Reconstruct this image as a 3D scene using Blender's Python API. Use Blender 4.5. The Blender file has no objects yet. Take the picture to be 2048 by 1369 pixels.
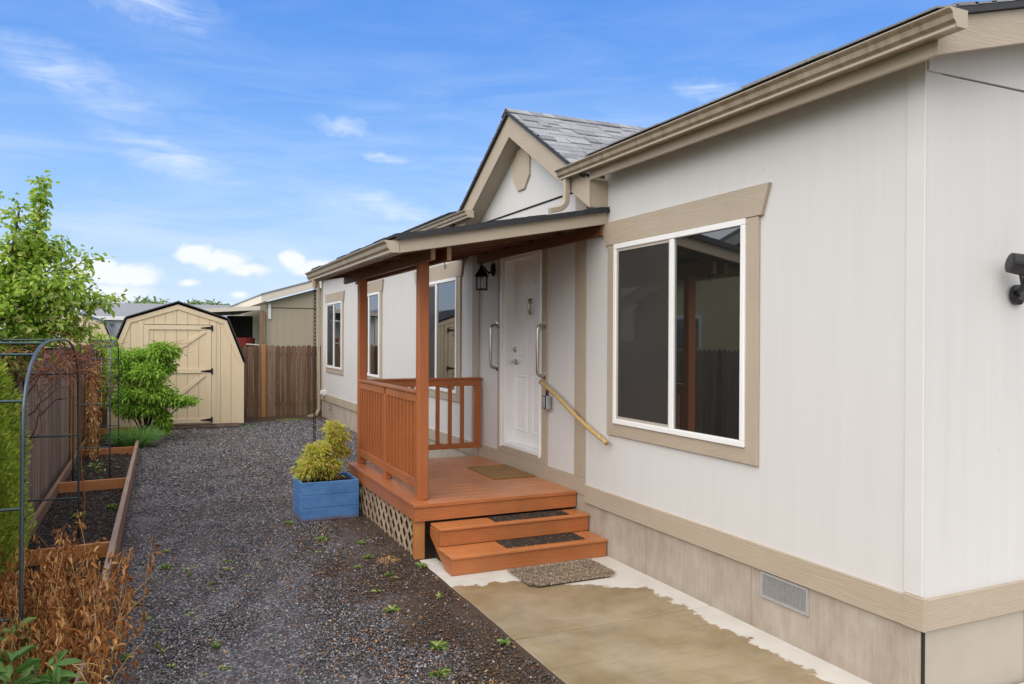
import bpy, bmesh, math, random
import numpy as np
from math import sin, cos, pi, radians, atan2, sqrt
from mathutils import Vector, Matrix
random.seed(7); rng = np.random.default_rng(11)
S = bpy.context.scene
COL = S.collection

# ------------------------------------------------------------------ camera
TH, PT, RO, FPX = .4311, -.0039, -.0049, 1559.9
fw = Vector((sin(TH)*cos(PT), cos(TH)*cos(PT), sin(PT)))
up = Vector((-sin(TH)*sin(PT), -cos(TH)*sin(PT), cos(PT)))
rt = Vector((cos(TH), -sin(TH), 0))
r2 = rt*cos(RO) - up*sin(RO); u2 = rt*sin(RO) + up*cos(RO)
cam = bpy.data.cameras.new('camera'); cam.lens = FPX/2048*36; cam.sensor_width = 36
cam.clip_start = .05; cam.clip_end = 2000
co = bpy.data.objects.new('camera', cam); COL.objects.link(co)
co.matrix_world = Matrix(((r2.x, u2.x, -fw.x, 0), (r2.y, u2.y, -fw.y, 0), (r2.z, u2.z, -fw.z, 1.85), (0, 0, 0, 1)))
S.camera = co

def at(px, py, Y):
    """a point of the place seen at photo pixel (px,py) at the depth Y along the wall"""
    u = (px-1024)/FPX; v = (684.5-py)/FPX
    d = fw + r2*u + u2*v
    t = Y/d.y
    return Vector((d.x*t, Y, 1.85+d.z*t))

# ------------------------------------------------------------------ materials
class NT:
    def __init__(s, name):
        s.m = bpy.data.materials.new(name); s.m.use_nodes = True
        s.n = s.m.node_tree.nodes; s.l = s.m.node_tree.links; s.n.clear()
        s.out = s.n.new('ShaderNodeOutputMaterial')
    def new(s, t, **k):
        n = s.n.new('ShaderNode'+t)
        for a, b in k.items(): setattr(n, a, b)
        return n
    def put(s, n, i, v):
        if isinstance(v, bpy.types.NodeSocket): s.l.new(v, n.inputs[i])
        else: n.inputs[i].default_value = v
    def noise(s, vec, scale, detail=4, rough=.6, dist=0):
        n = s.new('TexNoise'); s.put(n, 'Vector', vec); n.inputs['Scale'].default_value = scale
        n.inputs['Detail'].default_value = detail; n.inputs['Roughness'].default_value = rough
        n.inputs['Distortion'].default_value = dist
        return n.outputs['Fac']
    def mapp(s, vec, scale=(1, 1, 1), rot=(0, 0, 0), loc=(0, 0, 0)):
        n = s.new('Mapping'); s.put(n, 'Vector', vec); n.inputs['Scale'].default_value = scale
        n.inputs['Rotation'].default_value = rot; n.inputs['Location'].default_value = loc
        return n.outputs[0]
    def math(s, op, a, b=0., c=0., clamp=False):
        n = s.new('Math', operation=op, use_clamp=clamp); s.put(n, 0, a); s.put(n, 1, b); s.put(n, 2, c); return n.outputs[0]
    def rng(s, v, a, b, c=0., d=1., smooth=False):
        n = s.new('MapRange'); s.put(n, 0, v)
        for i, q in enumerate((a, b, c, d)): n.inputs[i+1].default_value = q
        if smooth: n.interpolation_type = 'SMOOTHSTEP'
        return n.outputs[0]
    def mix(s, f, a, b):
        n = s.new('Mix', data_type='RGBA'); s.put(n, 0, f); s.put(n, 6, a); s.put(n, 7, b); return n.outputs[2]
    def ramp(s, f, stops):
        n = s.new('ValToRGB'); s.put(n, 0, f); e = n.color_ramp.elements
        while len(e) < len(stops): e.new(.5)
        for i, (p, c) in enumerate(stops): e[i].position = p; e[i].color = c4(c)
        return n.outputs[0]
    def bump(s, h, strength=.3, dist=.01, normal=None):
        n = s.new('Bump'); s.put(n, 'Height', h); n.inputs['Strength'].default_value = strength
        n.inputs['Distance'].default_value = dist
        if normal is not None: s.put(n, 'Normal', normal)
        return n.outputs[0]
    def coord(s, which='Object'): return s.new('TexCoord').outputs[which]
    def pos(s): return s.new('NewGeometry').outputs['Position']
    def bsdf(s, col, rough=.6, normal=None, metal=0., ior=1.45, spec=.5, sss=None):
        n = s.new('BsdfPrincipled'); s.put(n, 'Base Color', col if isinstance(col, bpy.types.NodeSocket) else c4(col))
        s.put(n, 'Roughness', rough); s.put(n, 'Metallic', metal); s.put(n, 'IOR', ior); s.put(n, 'Specular IOR Level', spec)
        if normal is not None: s.put(n, 'Normal', normal)
        return n
    def done(s, sh): s.l.new(sh if isinstance(sh, bpy.types.NodeSocket) else sh.outputs[0], s.out.inputs[0]); return s.m
def c4(c): return (c[0], c[1], c[2], 1.)
def mul(c, k): return tuple(min(1, x*k) for x in c[:3])

def simple(name, col, rough=.6, var=.12, scale=6, stretch=(1, 1, 1), bump=.15, bscale=60, metal=0., ior=1.45, dist=.004, col2=None, spec=.5):
    t = NT(name); p = t.mapp(t.pos(), stretch)
    n1 = t.noise(p, scale, 5)
    c = t.mix(t.rng(n1, .3, .7), c4(mul(col, 1-var)), c4(col2 or mul(col, 1+var)))
    n2 = t.noise(p, bscale, 3)
    return t.done(t.bsdf(c, rough, t.bump(n2, bump, dist), metal, ior, spec))

def siding(name, col, axis='y', pitch=.1, depth=.5, dirt=.05, gcol=.8):
    """painted panel siding: fine vertical grain and narrow vertical grooves"""
    t = NT(name); P = t.pos()
    sx = t.new('SeparateXYZ'); t.put(sx, 0, P); a = sx.outputs[0 if axis == 'x' else 1]
    fr = t.math('FRACT', t.math('DIVIDE', a, pitch))
    g = t.math('LESS_THAN', fr, .07 if pitch < 10 else -1.)
    fine = t.noise(t.mapp(P, (150, 150, 3)), 1, 3, .6)
    broad = t.noise(t.mapp(P, (14, 14, .7)), 1, 4, .6)
    blot = t.noise(P, 1.3, 4, .6)
    c = t.mix(t.rng(broad, .3, .75), c4(mul(col, 1-dirt)), c4(mul(col, 1+dirt)))
    c = t.mix(t.math('MULTIPLY', t.rng(blot, .45, .8), dirt*4, clamp=True), c, c4((col[0]*.86, col[1]*.83, col[2]*.78)))
    c = t.mix(t.math('MULTIPLY', t.rng(fine, .55, .8), .22), c, c4(mul(col, .82)))
    c = t.mix(t.math('MULTIPLY', g, 1-gcol), c, c4(mul(col, .45)))
    vo = t.new('TexVoronoi'); t.put(vo, 'Vector', P); vo.inputs['Scale'].default_value = 3.2
    c = t.mix(t.math('MULTIPLY', t.math('LESS_THAN', vo.outputs['Distance'], .018), .55), c, c4(mul(col, .35)))
    h = t.math('SUBTRACT', t.math('MULTIPLY', fine, .4), g)
    return t.done(t.bsdf(c, .62, t.bump(h, depth, .004)))

def grain(name, col, axis, rough=.6, var=.06, strength=.5, fine=1.0, worn=None, line=.13):
    """embossed wood grain running along an axis"""
    t = NT(name); P = t.pos()
    sc = {'x': (1.2, 26, 26), 'y': (26, 1.2, 26), 'z': (26, 26, 1.2)}[axis]
    p = t.mapp(P, tuple(q*fine for q in sc))
    w = t.noise(p, 1, 2, .5, .6)
    rings = t.math('SINE', t.math('MULTIPLY', w, 55))
    blot = t.noise(P, 2.5, 4)
    c = t.mix(t.rng(blot, .3, .7), c4(mul(col, 1-var)), c4(mul(col, 1+var)))
    c = t.mix(t.math('MULTIPLY', t.rng(rings, .2, 1), line), c, c4(mul(col, .62)))
    if worn is not None:
        wn = t.noise(t.mapp(P, (3, 10, 10)), 1, 6, .7)
        c = t.mix(t.rng(wn, .60, .68, 0, .7), c, c4(worn))
    return t.done(t.bsdf(c, rough, t.bump(rings, strength, .0012)))

def island(name, stops, rough=.6, transl=0., bump=0., spec=.5, tcol=None):
    """colour chosen per leaf / stone / board from a ramp"""
    t = NT(name); r = t.new('NewGeometry').outputs['Random Per Island']
    c = t.ramp(r, stops)
    nz = t.noise(t.pos(), 35, 3)
    c = t.mix(t.rng(nz, .3, .7, 0, .25), c, c4((.0, .0, .0))) if bump else c
    b = t.bsdf(c, rough, t.bump(nz, bump, .003) if bump else None, spec=spec)
    if transl:
        tr = t.new('BsdfTranslucent'); t.put(tr, 0, c)
        mx = t.new('MixShader'); mx.inputs[0].default_value = transl
        t.l.new(b.outputs[0], mx.inputs[1]); t.l.new(tr.outputs[0], mx.inputs[2]); return t.done(mx)
    return t.done(b)

def boards(name, cols, rough=.75, axis='z', pitch=None, paxis='x'):
    """weathered boards: tone per board, streaks along the board"""
    t = NT(name); P = t.pos(); r = t.new('NewGeometry').outputs['Random Per Island']
    st = {'z': (30, 30, 1.3), 'x': (1.3, 30, 30), 'y': (30, 1.3, 30)}[axis]
    w = t.noise(t.mapp(P, st), 1, 6, .7, .3)
    f = t.math('ADD', t.math('MULTIPLY', r, .45), t.math('MULTIPLY', t.rng(w, .25, .75), .55))
    c = t.ramp(f, [(i/(len(cols)-1)*.8+.1, q) for i, q in enumerate(cols)])
    kn = t.noise(t.mapp(P, {'z': (9, 9, 4), 'x': (4, 9, 9), 'y': (9, 4, 9)}[axis]), 1.2, 3)
    c = t.mix(t.rng(kn, .66, .74, 0, .6), c, c4(mul(cols[0], .5)))
    return t.done(t.bsdf(c, rough, t.bump(w, .5, .004)))

WHT = (.60, .589, .580); TAUPE = (.41, .34, .262); ORG = (.385, .130, .042)
M = {}
M['siding'] = siding('painted_siding', WHT, 'y', 50, .22, .022, .9)
M['siding_far'] = siding('painted_siding_grooved', WHT, 'y', .1, .5, .04, .8)
M['siding_end'] = siding('painted_siding_end', WHT, 'x', 50, .25, .03, 1.)
M['white_board'] = simple('white_corner_board', mul(WHT, 1.02), .6, .03, 3, bump=.1)
for a in 'xyz': M['trim_'+a] = grain('taupe_trim_grain_'+a, TAUPE, a, .6, .05, .35, line=.07)
M['trim_plain'] = simple('taupe_trim', TAUPE, .6, .06, 4, bump=.15, bscale=120)
M['soffit'] = simple('soffit_paint', mul(TAUPE, 1.1), .65, .05, 4)
def skirt():
    t = NT('skirting_panel'); P = t.pos()
    f = t.noise(t.mapp(P, (120, 120, 2.5)), 1, 4, .7); b = t.noise(t.mapp(P, (5, 5, 3)), 1, 5, .65)
    base = (.36, .295, .23)
    c = t.mix(t.rng(b, .35, .7), c4(mul(base, .88)), c4((.44, .385, .325)))
    c = t.mix(t.math('MULTIPLY', t.rng(f, .45, .75), .45), c, c4((.52, .47, .42)))
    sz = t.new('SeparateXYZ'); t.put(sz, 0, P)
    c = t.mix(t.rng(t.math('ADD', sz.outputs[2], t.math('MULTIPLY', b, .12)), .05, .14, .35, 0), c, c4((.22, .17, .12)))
    return t.done(t.bsdf(c, .8, t.bump(f, .35, .004)))
M['skirt'] = skirt()
M['gutter'] = simple('gutter_metal_face', (.26, .205, .135), .38, .1, 5, (12, 1.5, 6), .08, 40)
M['gutter_light'] = simple('gutter_metal', (.42, .35, .27), .35, .05, 5, bump=.05)
def stained(name, base, dark, rough=.45):
    t = NT(name); P = t.pos()
    s = t.noise(t.mapp(P, (8, 14, 1.6)), 1, 5, .75)
    c = t.mix(t.rng(s, .4, .68), c4(base), c4(dark))
    return t.done(t.bsdf(c, rough, t.bump(s, .1, .002)))
M['gutter'] = stained('gutter_stained', (.34, .275, .195), (.21, .155, .095), .4)
M['white_vinyl'] = simple('white_vinyl', (.78, .78, .77), .35, .02, 3, bump=.03)
M['door'] = simple('white_door_paint', (.80, .80, .81), .35, .02, 3, bump=.05)
def glass():
    t = NT('window_glass')
    b = t.bsdf((.010, .012, .011), .02, None, 0, 2.5, .5)
    wob = t.noise(t.pos(), 1.2, 2); t.put(b, 'Normal', t.bump(wob, .05, .01))
    return t.done(b)
M['glass'] = glass()
def screenmat():
    t = NT('insect_screen'); b = t.bsdf((.062, .058, .054), .5); tr = t.new('BsdfTransparent'); m = t.new('MixShader')
    n = t.noise(t.mapp(t.pos(), (1, 2, .5)), 1.2, 4); t.put(m, 0, t.rng(n, .35, .65, .45, .62)); t.l.new(b.outputs[0], m.inputs[1]); t.l.new(tr.outputs[0], m.inputs[2]); return t.done(m)
M['screen'] = screenmat()
M['screen_frame'] = simple('screen_frame', (.42, .38, .33), .5, .04)
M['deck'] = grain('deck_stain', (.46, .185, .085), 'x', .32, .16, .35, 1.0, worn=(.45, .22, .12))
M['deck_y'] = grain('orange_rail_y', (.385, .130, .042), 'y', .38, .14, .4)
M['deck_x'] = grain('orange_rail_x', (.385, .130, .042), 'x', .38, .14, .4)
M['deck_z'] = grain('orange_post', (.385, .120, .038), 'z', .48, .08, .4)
M['tread'] = grain('step_tread', (.46, .17, .06), 'x', .25, .15, .3, 1.0, worn=(.55, .45, .38))
M['rawpost'] = grain('raw_wood_post', (.42, .17, .05), 'z', .6, .15, .5)
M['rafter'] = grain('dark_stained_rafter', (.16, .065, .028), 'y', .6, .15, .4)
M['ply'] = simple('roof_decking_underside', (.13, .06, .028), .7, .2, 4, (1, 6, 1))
M['beam_end'] = simple('weathered_beam_end', (.45, .29, .17), .7, .25, 20)
M['lattice'] = boards('lattice_wood', [(.20, .13, .08), (.36, .26, .17), (.47, .37, .26)], .75)
M['metal_dark'] = simple('black_iron', (.012, .010, .009), .45, .2, 20, metal=.3)
M['steel'] = simple('brushed_steel', (.52, .48, .43), .28, .05, 20, bump=.03, metal=1.)
M['brass'] = simple('satin_nickel', (.45, .40, .33), .3, .05, metal=1.)
M['lglass'] = simple('lantern_glass', (.55, .56, .55), .1, .1, 10)
M['bamboo'] = simple('bamboo_pole', (.42, .25, .08), .45, .25, 16, (1, 6, 1), .3, 50, col2=(.58, .43, .19))
M['lockgrey'] = simple('lockbox_grey', (.30, .31, .33), .35, .05)
M['black'] = simple('black_plastic', (.015, .015, .017), .35, .1)
M['shingle'] = island('asphalt_shingle', [(0, (.19, .195, .215)), (.5, (.26, .265, .29)), (1, (.33, .335, .36))], .85, bump=.6)
M['shingle_dark'] = island('dark_shingle', [(0, (.022, .023, .027)), (1, (.05, .052, .058))], .8, bump=.5)
M['underlay'] = simple('roof_edge_black', (.025, .026, .03), .6, .2, 12, bump=.3)
M['bronze'] = simple('tan_vent', (.46, .385, .295), .6, .04, 4)
M['galv'] = simple('galvanised', (.47, .47, .48), .45, .08, 30, metal=.4)
M['dark_void'] = simple('dark_void', (.02, .018, .016), .9, .1)
M['shed'] = siding('shed_siding', (.70, .565, .38), 'x', .2, .5, .03, .35)
M['shed_trim'] = simple('shed_trim', (.70, .57, .40), .6, .03)
M['shed_base'] = simple('shed_skid', (.20, .14, .10), .8, .2)
M['fence'] = boards('weathered_fence', [(.075, .042, .024), (.16, .092, .055), (.25, .155, .098), (.36, .26, .19)], .85)
M['fence_l'] = boards('dark_fence', [(.08, .050, .038), (.17, .115, .088), (.27, .19, .15), (.42, .32, .27)], .7)
M['fpost'] = boards('fence_post_wood', [(.24, .10, .035), (.38, .18, .06), (.48, .25, .10)], .7)
M['bedwood'] = boards('bed_frame_wood', [(.10, .048, .028), (.20, .10, .06), (.29, .17, .11)], .6, 'y')
M['bedcap'] = boards('bed_frame_top', [(.17, .10, .075), (.28, .19, .14), (.38, .28, .22)], .6, 'y')
M['bedcross'] = boards('bed_cross_wood', [(.27, .095, .03), (.38, .14, .045), (.47, .21, .08)], .55, 'x')
M['blue'] = None
def bluepaint():
    t = NT('blue_planter_paint'); P = t.pos()
    a = t.noise(t.mapp(P, (4, 4, 9)), 1, 5, .65); b = t.noise(P, 9, 6, .75)
    c = t.mix(t.rng(a, .3, .7), c4((.055, .165, .40)), c4((.11, .27, .56)))
    c = t.mix(t.rng(b, .62, .74), c, c4((.20, .27, .40)))
    sz = t.new('SeparateXYZ'); t.put(sz, 0, P)
    c = t.mix(t.rng(t.math('ADD', sz.outputs[2], t.math('MULTIPLY', b, .05)), .03, .07, .8, 0), c, c4((.16, .09, .06)))
    return t.done(t.bsdf(c, .5, t.bump(b, .25, .003)))
M['blue'] = bluepaint()
M['soil'] = simple('dark_potting_soil', (.03, .018, .012), .9, .4, 30, bump=1, bscale=70, dist=.02)
M['green_pipe'] = simple('green_tube', (.022, .05, .052), .3, .15, 8, metal=.2)
M['grey_pipe'] = simple('grey_tube', (.07, .095, .115), .3, .1, 8, metal=.5)
M['bark'] = simple('bark', (.06, .035, .022), .8, .35, 25, bump=.6, bscale=50)
M['twig'] = island('reddish_twig', [(0, (.10, .030, .018)), (.6, (.22, .075, .035)), (1, (.34, .16, .06))], .5)
M['tree_leaf'] = island('spring_leaf', [(0, (.12, .25, .025)), (.35, (.30, .48, .05)), (.75, (.50, .64, .10)), (1, (.66, .70, .26))], .45, .5)
M['maple_leaf'] = island('maple_leaf', [(0, (.14, .32, .03)), (.5, (.32, .54, .06)), (1, (.52, .68, .15))], .5, .4)
M['gold_leaf'] = island('golden_maple_leaf', [(0, (.46, .56, .07)), (.5, (.74, .76, .15)), (.74, (.82, .72, .22)), (1, (.78, .44, .17))], .5, .5)
M['cedar'] = island('cedar_spray', [(0, (.20, .32, .03)), (.5, (.42, .56, .06)), (1, (.66, .68, .16))], .6, .45)
M['grass'] = island('grass_blade', [(0, (.08, .22, .04)), (.5, (.18, .38, .09)), (1, (.34, .52, .18))], .5, .35)
M['weed'] = island('weed_leaf', [(0, (.10, .20, .04)), (.5, (.24, .36, .08)), (.85, (.42, .46, .16)), (1, (.5, .40, .18))], .5, .3)
M['drygrass'] = island('dry_stalk', [(0, (.30, .13, .04)), (.5, (.48, .26, .085)), (1, (.70, .50, .24))], .6, .15)
M['deadleaf'] = island('dead_leaf', [(0, (.17, .055, .018)), (.45, (.42, .155, .04)), (.8, (.58, .28, .09)), (1, (.74, .48, .22))], .6, .2)
M['broadleaf'] = island('broad_leaf', [(0, (.07, .17, .035)), (.6, (.14, .28, .06)), (1, (.26, .40, .13))], .45, .3)
M['far_leaf'] = island('far_foliage', [(0, (.13, .21, .07)), (1, (.30, .38, .16))], .8, .3)
M['tan_siding'] = siding('neighbour_siding', (.36, .315, .235), 'x', .2, .4, .03, .75)
M['tan_siding_y'] = siding('neighbour_siding_side', (.50, .44, .25), 'y', .2, .4, .03, .75)
M['cream'] = simple('cream_fascia', (.62, .57, .49), .6, .03)
M['lap'] = None
def lap():
    t = NT('white_lap_siding'); P = t.pos(); s = t.new('SeparateXYZ'); t.put(s, 0, P)
    fr = t.math('FRACT', t.math('DIVIDE', s.outputs[2], .14))
    return t.done(t.bsdf(t.mix(t.rng(fr, 0, .16, .45, 0), c4((.58, .60, .64)), c4((.32, .34, .38))), .6, t.bump(fr, .3, .02)))
M['lap'] = lap()
def roofgrey(name, a, b):
    t = NT(name); P = t.pos()
    v = t.noise(t.mapp(P, (2, 5, 5)), 1, 5); return t.done(t.bsdf(t.mix(v, c4(a), c4(b)), .9, t.bump(t.noise(P, 30, 3), .3, .02)))
M['roofgrey'] = roofgrey('grey_roof', (.17, .175, .19), (.27, .275, .30))
M['teal'] = simple('teal_rake', (.05, .13, .17), .5, .05)
M['red'] = simple('red_paint', (.20, .022, .018), .5, .3)
M['whitepaint'] = simple('white_paint', (.7, .7, .7), .5, .05)

def gravel_ground():
    t = NT('gravel_ground'); P = t.pos()
    vo = t.new('TexVoronoi'); t.put(vo, 'Vector', P); vo.inputs['Scale'].default_value = 62
    vs = t.new('SeparateColor'); t.put(vs, 0, vo.outputs['Color'])
    g = t.ramp(vs.outputs[0], [(0, (.03, .027, .029)), (.5, (.078, .071, .076)), (.85, (.16, .15, .16)), (1, (.30, .28, .29))])
    big = t.noise(P, .9, 5, .65)
    small = t.noise(P, 90, 5, .8)
    soil = t.ramp(small, [(.3, (.026, .017, .011)), (.55, (.075, .048, .030)), (.75, (.17, .115, .075))])
    s = t.new('SeparateXYZ'); t.put(s, 0, P)
    # bare soil along the slab and below the deck, and at the bed board
    e = t.math('SUBTRACT', t.rng(s.outputs[0], .95, 2.05), t.rng(s.outputs[1], 8.2, 9.4))
    e2 = t.math('ADD', e, t.math('MULTIPLY', t.math('SUBTRACT', big, .5), 1.9))
    m = t.rng(e2, .30, .62)
    far = t.rng(t.math('ADD', s.outputs[1], t.math('MULTIPLY', big, 2.)), 16.8, 17.8)
    left = t.rng(t.math('ADD', s.outputs[0], t.math('MULTIPLY', t.math('SUBTRACT', big, .5), .8)), -.05, -.22)
    m = t.math('MAXIMUM', t.math('MAXIMUM', m, far), left)
    c = t.mix(m, g, soil)
    ch = t.noise(P, 24, 2)
    c = t.mix(t.math('MULTIPLY', t.math('GREATER_THAN', ch, .69), .7), c, c4((.15, .065, .03)))
    lawn = t.mix(t.noise(P, 8, 5), c4((.035, .07, .018)), c4((.09, .14, .035)))
    out = t.math('MAXIMUM', t.math('GREATER_THAN', s.outputs[1], 18.6), t.math('LESS_THAN', s.outputs[0], -1.2))
    c = t.mix(out, c, lawn)
    h = t.math('ADD', t.math('MULTIPLY', vo.outputs['Distance'], t.math('SUBTRACT', 1., m)), t.math('MULTIPLY', small, .6))
    rg = t.rng(big, .3, .7, .38, .6)
    return t.done(t.bsdf(c, rg, t.bump(h, 1., .012)))
M['ground'] = gravel_ground()
M['mulch'] = simple('bed_soil', (.032, .019, .014), .75, .5, 14, bump=1, bscale=55, dist=.03, col2=(.085, .055, .045))
M['chip'] = island('gravel_chip', [(0, (.032, .029, .032)), (.45, (.088, .082, .089)), (.8, (.18, .168, .18)), (.94, (.38, .37, .38)), (.97, (.14, .07, .04)), (1, (.20, .11, .07))], .34)
M['debris'] = island('bark_debris', [(0, (.13, .05, .02)), (.6, (.22, .10, .045)), (1, (.42, .27, .13))], .7)

def concrete():
    t = NT('concrete_path'); P = t.pos(); s = t.new('SeparateXYZ'); t.put(s, 0, P)
    n1 = t.noise(P, 5.5, 6, .65); n2 = t.noise(t.mapp(P, (1, 1, 1), loc=(3, 1, 0)), 1.6, 5, .6); n3 = t.noise(P, 220, 3, .8)
    n4 = t.noise(P, 16, 5, .6)
    nz = t.math('MULTIPLY', t.math('SUBTRACT', n1, .5), .34)
    nz = t.math('ADD', nz, t.math('MULTIPLY', t.math('SUBTRACT', n4, .5), .05))
    # dry strip beside the wall, dry apron at the steps
    dx = t.math('ADD', t.math('SUBTRACT', s.outputs[0], 3.335), nz)
    edge = t.rng(s.outputs[0], 2.45, 3.3, 5.42, 4.85)
    dy = t.math('ADD', t.math('SUBTRACT', s.outputs[1], edge), nz)
    dry = t.rng(t.math('MAXIMUM', dx, dy), -.006, .014)
    wetc = t.mix(t.rng(n2, .38, .62), c4((.20, .145, .078)), c4((.36, .29, .20)))
    wetc = t.mix(t.rng(n1, .35, .7, 0, .6), wetc, c4((.30, .215, .10)))
    wetc = t.mix(t.rng(t.noise(t.mapp(P, (3, 26, 1)), 1, 5, .6), .55, .75, 0, .5), wetc, c4((.17, .125, .075)))
    dryc = t.mix(t.rng(n1, .3, .7), c4((.52, .49, .44)), c4((.60, .575, .53)))
    spk = t.rng(n3, .3, .75, .78, 1.18)
    c = t.mix(dry, wetc, dryc)
    mm = t.new('Mix', data_type='RGBA', blend_type='MULTIPLY'); mm.inputs[0].default_value = 1; t.put(mm, 6, c); t.put(mm, 7, spk); c = mm.outputs[2]
    wr = t.rng(n2, .35, .6, .04, .18)
    rg = t.math('ADD', t.math('MULTIPLY', dry, .6), t.math('MULTIPLY', t.math('SUBTRACT', 1., dry), wr))
    return t.done(t.bsdf(c, rg, t.bump(n3, .12, .002)))
M['concrete'] = concrete()
def coir(name, a, b, sc=260):
    t = NT(name); P = t.pos(); n = t.noise(P, sc, 3, .8); m = t.noise(P, 7, 4)
    c = t.mix(t.rng(n, .3, .7), c4(a), c4(b)); c = t.mix(t.rng(m, .4, .7, 0, .4), c, c4(mul(a, .6)))
    return t.done(t.bsdf(c, .95, t.bump(n, 1, .006)))
M['coir'] = coir('coir_mat', (.20, .10, .035), (.42, .25, .10))
M['shag'] = island('shag_fibre', [(0, (.13, .085, .055)), (.5, (.30, .22, .15)), (1, (.56, .46, .36))], .9)
M['shagbase'] = simple('rug_backing', (.05, .04, .03), .9)
def treadmat():
    t = NT('rubber_tread_mat'); P = t.pos()
    v = t.new('TexVoronoi'); t.put(v, 'Vector', t.mapp(P, (1, 1.7, 1), (0, 0, .6))); v.inputs['Scale'].default_value = 30
    f = t.math('LESS_THAN', v.outputs['Distance'], .30)
    sc = t.new('SeparateColor'); t.put(sc, 0, v.outputs['Color'])
    f = t.math('MULTIPLY', f, t.math('GREATER_THAN', sc.outputs[0], .35))
    c = t.mix(f, c4((.022, .018, .016)), c4((.20, .13, .08)))
    return t.done(t.bsdf(c, .7, t.bump(t.noise(P, 200, 2), .6, .003)))
M['treadmat'] = treadmat()

# ------------------------------------------------------------------ mesh helpers
class MB:
    def __init__(s): s.v = []; s.f = []
    def add(s, vs, fs):
        b = len(s.v); s.v += [tuple(p) for p in vs]; s.f += [tuple(i+b for i in f) for f in fs]; return s
    def box(s, x0, x1, y0, y1, z0, z1):
        if x0 > x1: x0, x1 = x1, x0
        if y0 > y1: y0, y1 = y1, y0
        if z0 > z1: z0, z1 = z1, z0
        return s.add([(x0, y0, z0), (x1, y0, z0), (x1, y1, z0), (x0, y1, z0), (x0, y0, z1), (x1, y0, z1), (x1, y1, z1), (x0, y1, z1)],
                     [(0, 3, 2, 1), (4, 5, 6, 7), (0, 1, 5, 4), (1, 2, 6, 5), (2, 3, 7, 6), (3, 0, 4, 7)])
    def obox(s, o, u, v, n):
        o, u, v, n = map(Vector, (o, u, v, n))
        return s.add([o, o+u, o+u+v, o+v, o+n, o+u+n, o+u+v+n, o+v+n],
                     [(0, 3, 2, 1), (4, 5, 6, 7), (0, 1, 5, 4), (1, 2, 6, 5), (2, 3, 7, 6), (3, 0, 4, 7)])
    def prism(s, pts, ax, lo, hi):
        k = len(pts)
        def q(p, t): return {'x': (t, p[0], p[1]), 'y': (p[0], t, p[1]), 'z': (p[0], p[1], t)}[ax]
        return s.add([q(p, lo) for p in pts]+[q(p, hi) for p in pts],
                     [tuple(range(k))[::-1], tuple(range(k, 2*k))]+[(i, (i+1) % k, k+(i+1) % k, k+i) for i in range(k)])
    def tube(s, pts, r, n=8, caps=True):
        pts = [Vector(p) for p in pts]; k = len(pts)
        rs = r if isinstance(r, (list, tuple)) else [r]*k
        t = (pts[1]-pts[0]).normalized(); a = t.orthogonal().normalized(); vs = []
        for i, p in enumerate(pts):
            t2 = (pts[min(i+1, k-1)]-pts[max(i-1, 0)]).normalized()
            a = (a - t2*a.dot(t2)); a = a.normalized() if a.length > 1e-6 else t2.orthogonal().normalized()
            b = t2.cross(a)
            vs += [p+(a*cos(2*pi*j/n)+b*sin(2*pi*j/n))*rs[i] for j in range(n)]
        fs = [(i*n+j, i*n+(j+1) % n, (i+1)*n+(j+1) % n, (i+1)*n+j) for i in range(k-1) for j in range(n)]
        if caps: fs += [tuple(range(n))[::-1], tuple(range((k-1)*n, k*n))]
        return s.add(vs, fs)
    def lathe(s, c, prof, n=16, axis='z'):
        vs = []
        for (r, h) in prof:
            for j in range(n):
                a = 2*pi*j/n
                d = (r*cos(a), r*sin(a), h) if axis == 'z' else (h, r*cos(a), r*sin(a)) if axis == 'x' else (r*cos(a), h, r*sin(a))
                vs.append((c[0]+d[0], c[1]+d[1], c[2]+d[2]))
        k = len(prof)
        fs = [(i*n+j, i*n+(j+1) % n, (i+1)*n+(j+1) % n, (i+1)*n+j) for i in range(k-1) for j in range(n)]
        fs += [tuple(range(n))[::-1], tuple(range((k-1)*n, k*n))]
        return s.add(vs, fs)
    def build(s, name, mat, parent=None, bevel=0, smooth=False, origin=None):
        o = origin
        if parent is not None: o = WL[parent.name]
        if o is None:
            a = np.array(s.v); o = Vector(((a[:, 0].min()+a[:, 0].max())/2, (a[:, 1].min()+a[:, 1].max())/2, a[:, 2].min()))
        o = Vector(o)
        me = bpy.data.meshes.new(name)
        me.from_pydata([tuple(Vector(p)-o) for p in s.v], [], s.f)
        bm = bmesh.new(); bm.from_mesh(me); bmesh.ops.recalc_face_normals(bm, faces=bm.faces)
        if bevel:
            es = [e for e in bm.edges if len(e.link_faces) == 2 and e.calc_face_angle(0) > .5]
            bmesh.ops.bevel(bm, geom=es, offset=bevel, segments=1, affect='EDGES', clamp_overlap=True)
        bm.to_mesh(me); bm.free()
        me.materials.append(M[mat])
        if smooth: me.shade_smooth()
        ob = bpy.data.objects.new(name, me); COL.objects.link(ob)
        if parent is not None: ob.parent = parent; WL[ob.name] = o
        else: ob.location = o; WL[ob.name] = o
        return ob
WL = {}
def empty(name, loc):
    e = bpy.data.objects.new(name, None); COL.objects.link(e); e.location = loc; e.empty_display_size = .1
    WL[e.name] = Vector(loc); return e
def tag(o, label=None, cat=None, group=None, kind=None):
    if label: o['label'] = label
    if cat: o['category'] = cat
    if group: o['group'] = group
    if kind: o['kind'] = kind
    return o
def thing(name, label, cat, loc, group=None): return tag(empty(name, loc), label, cat, group)
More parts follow.
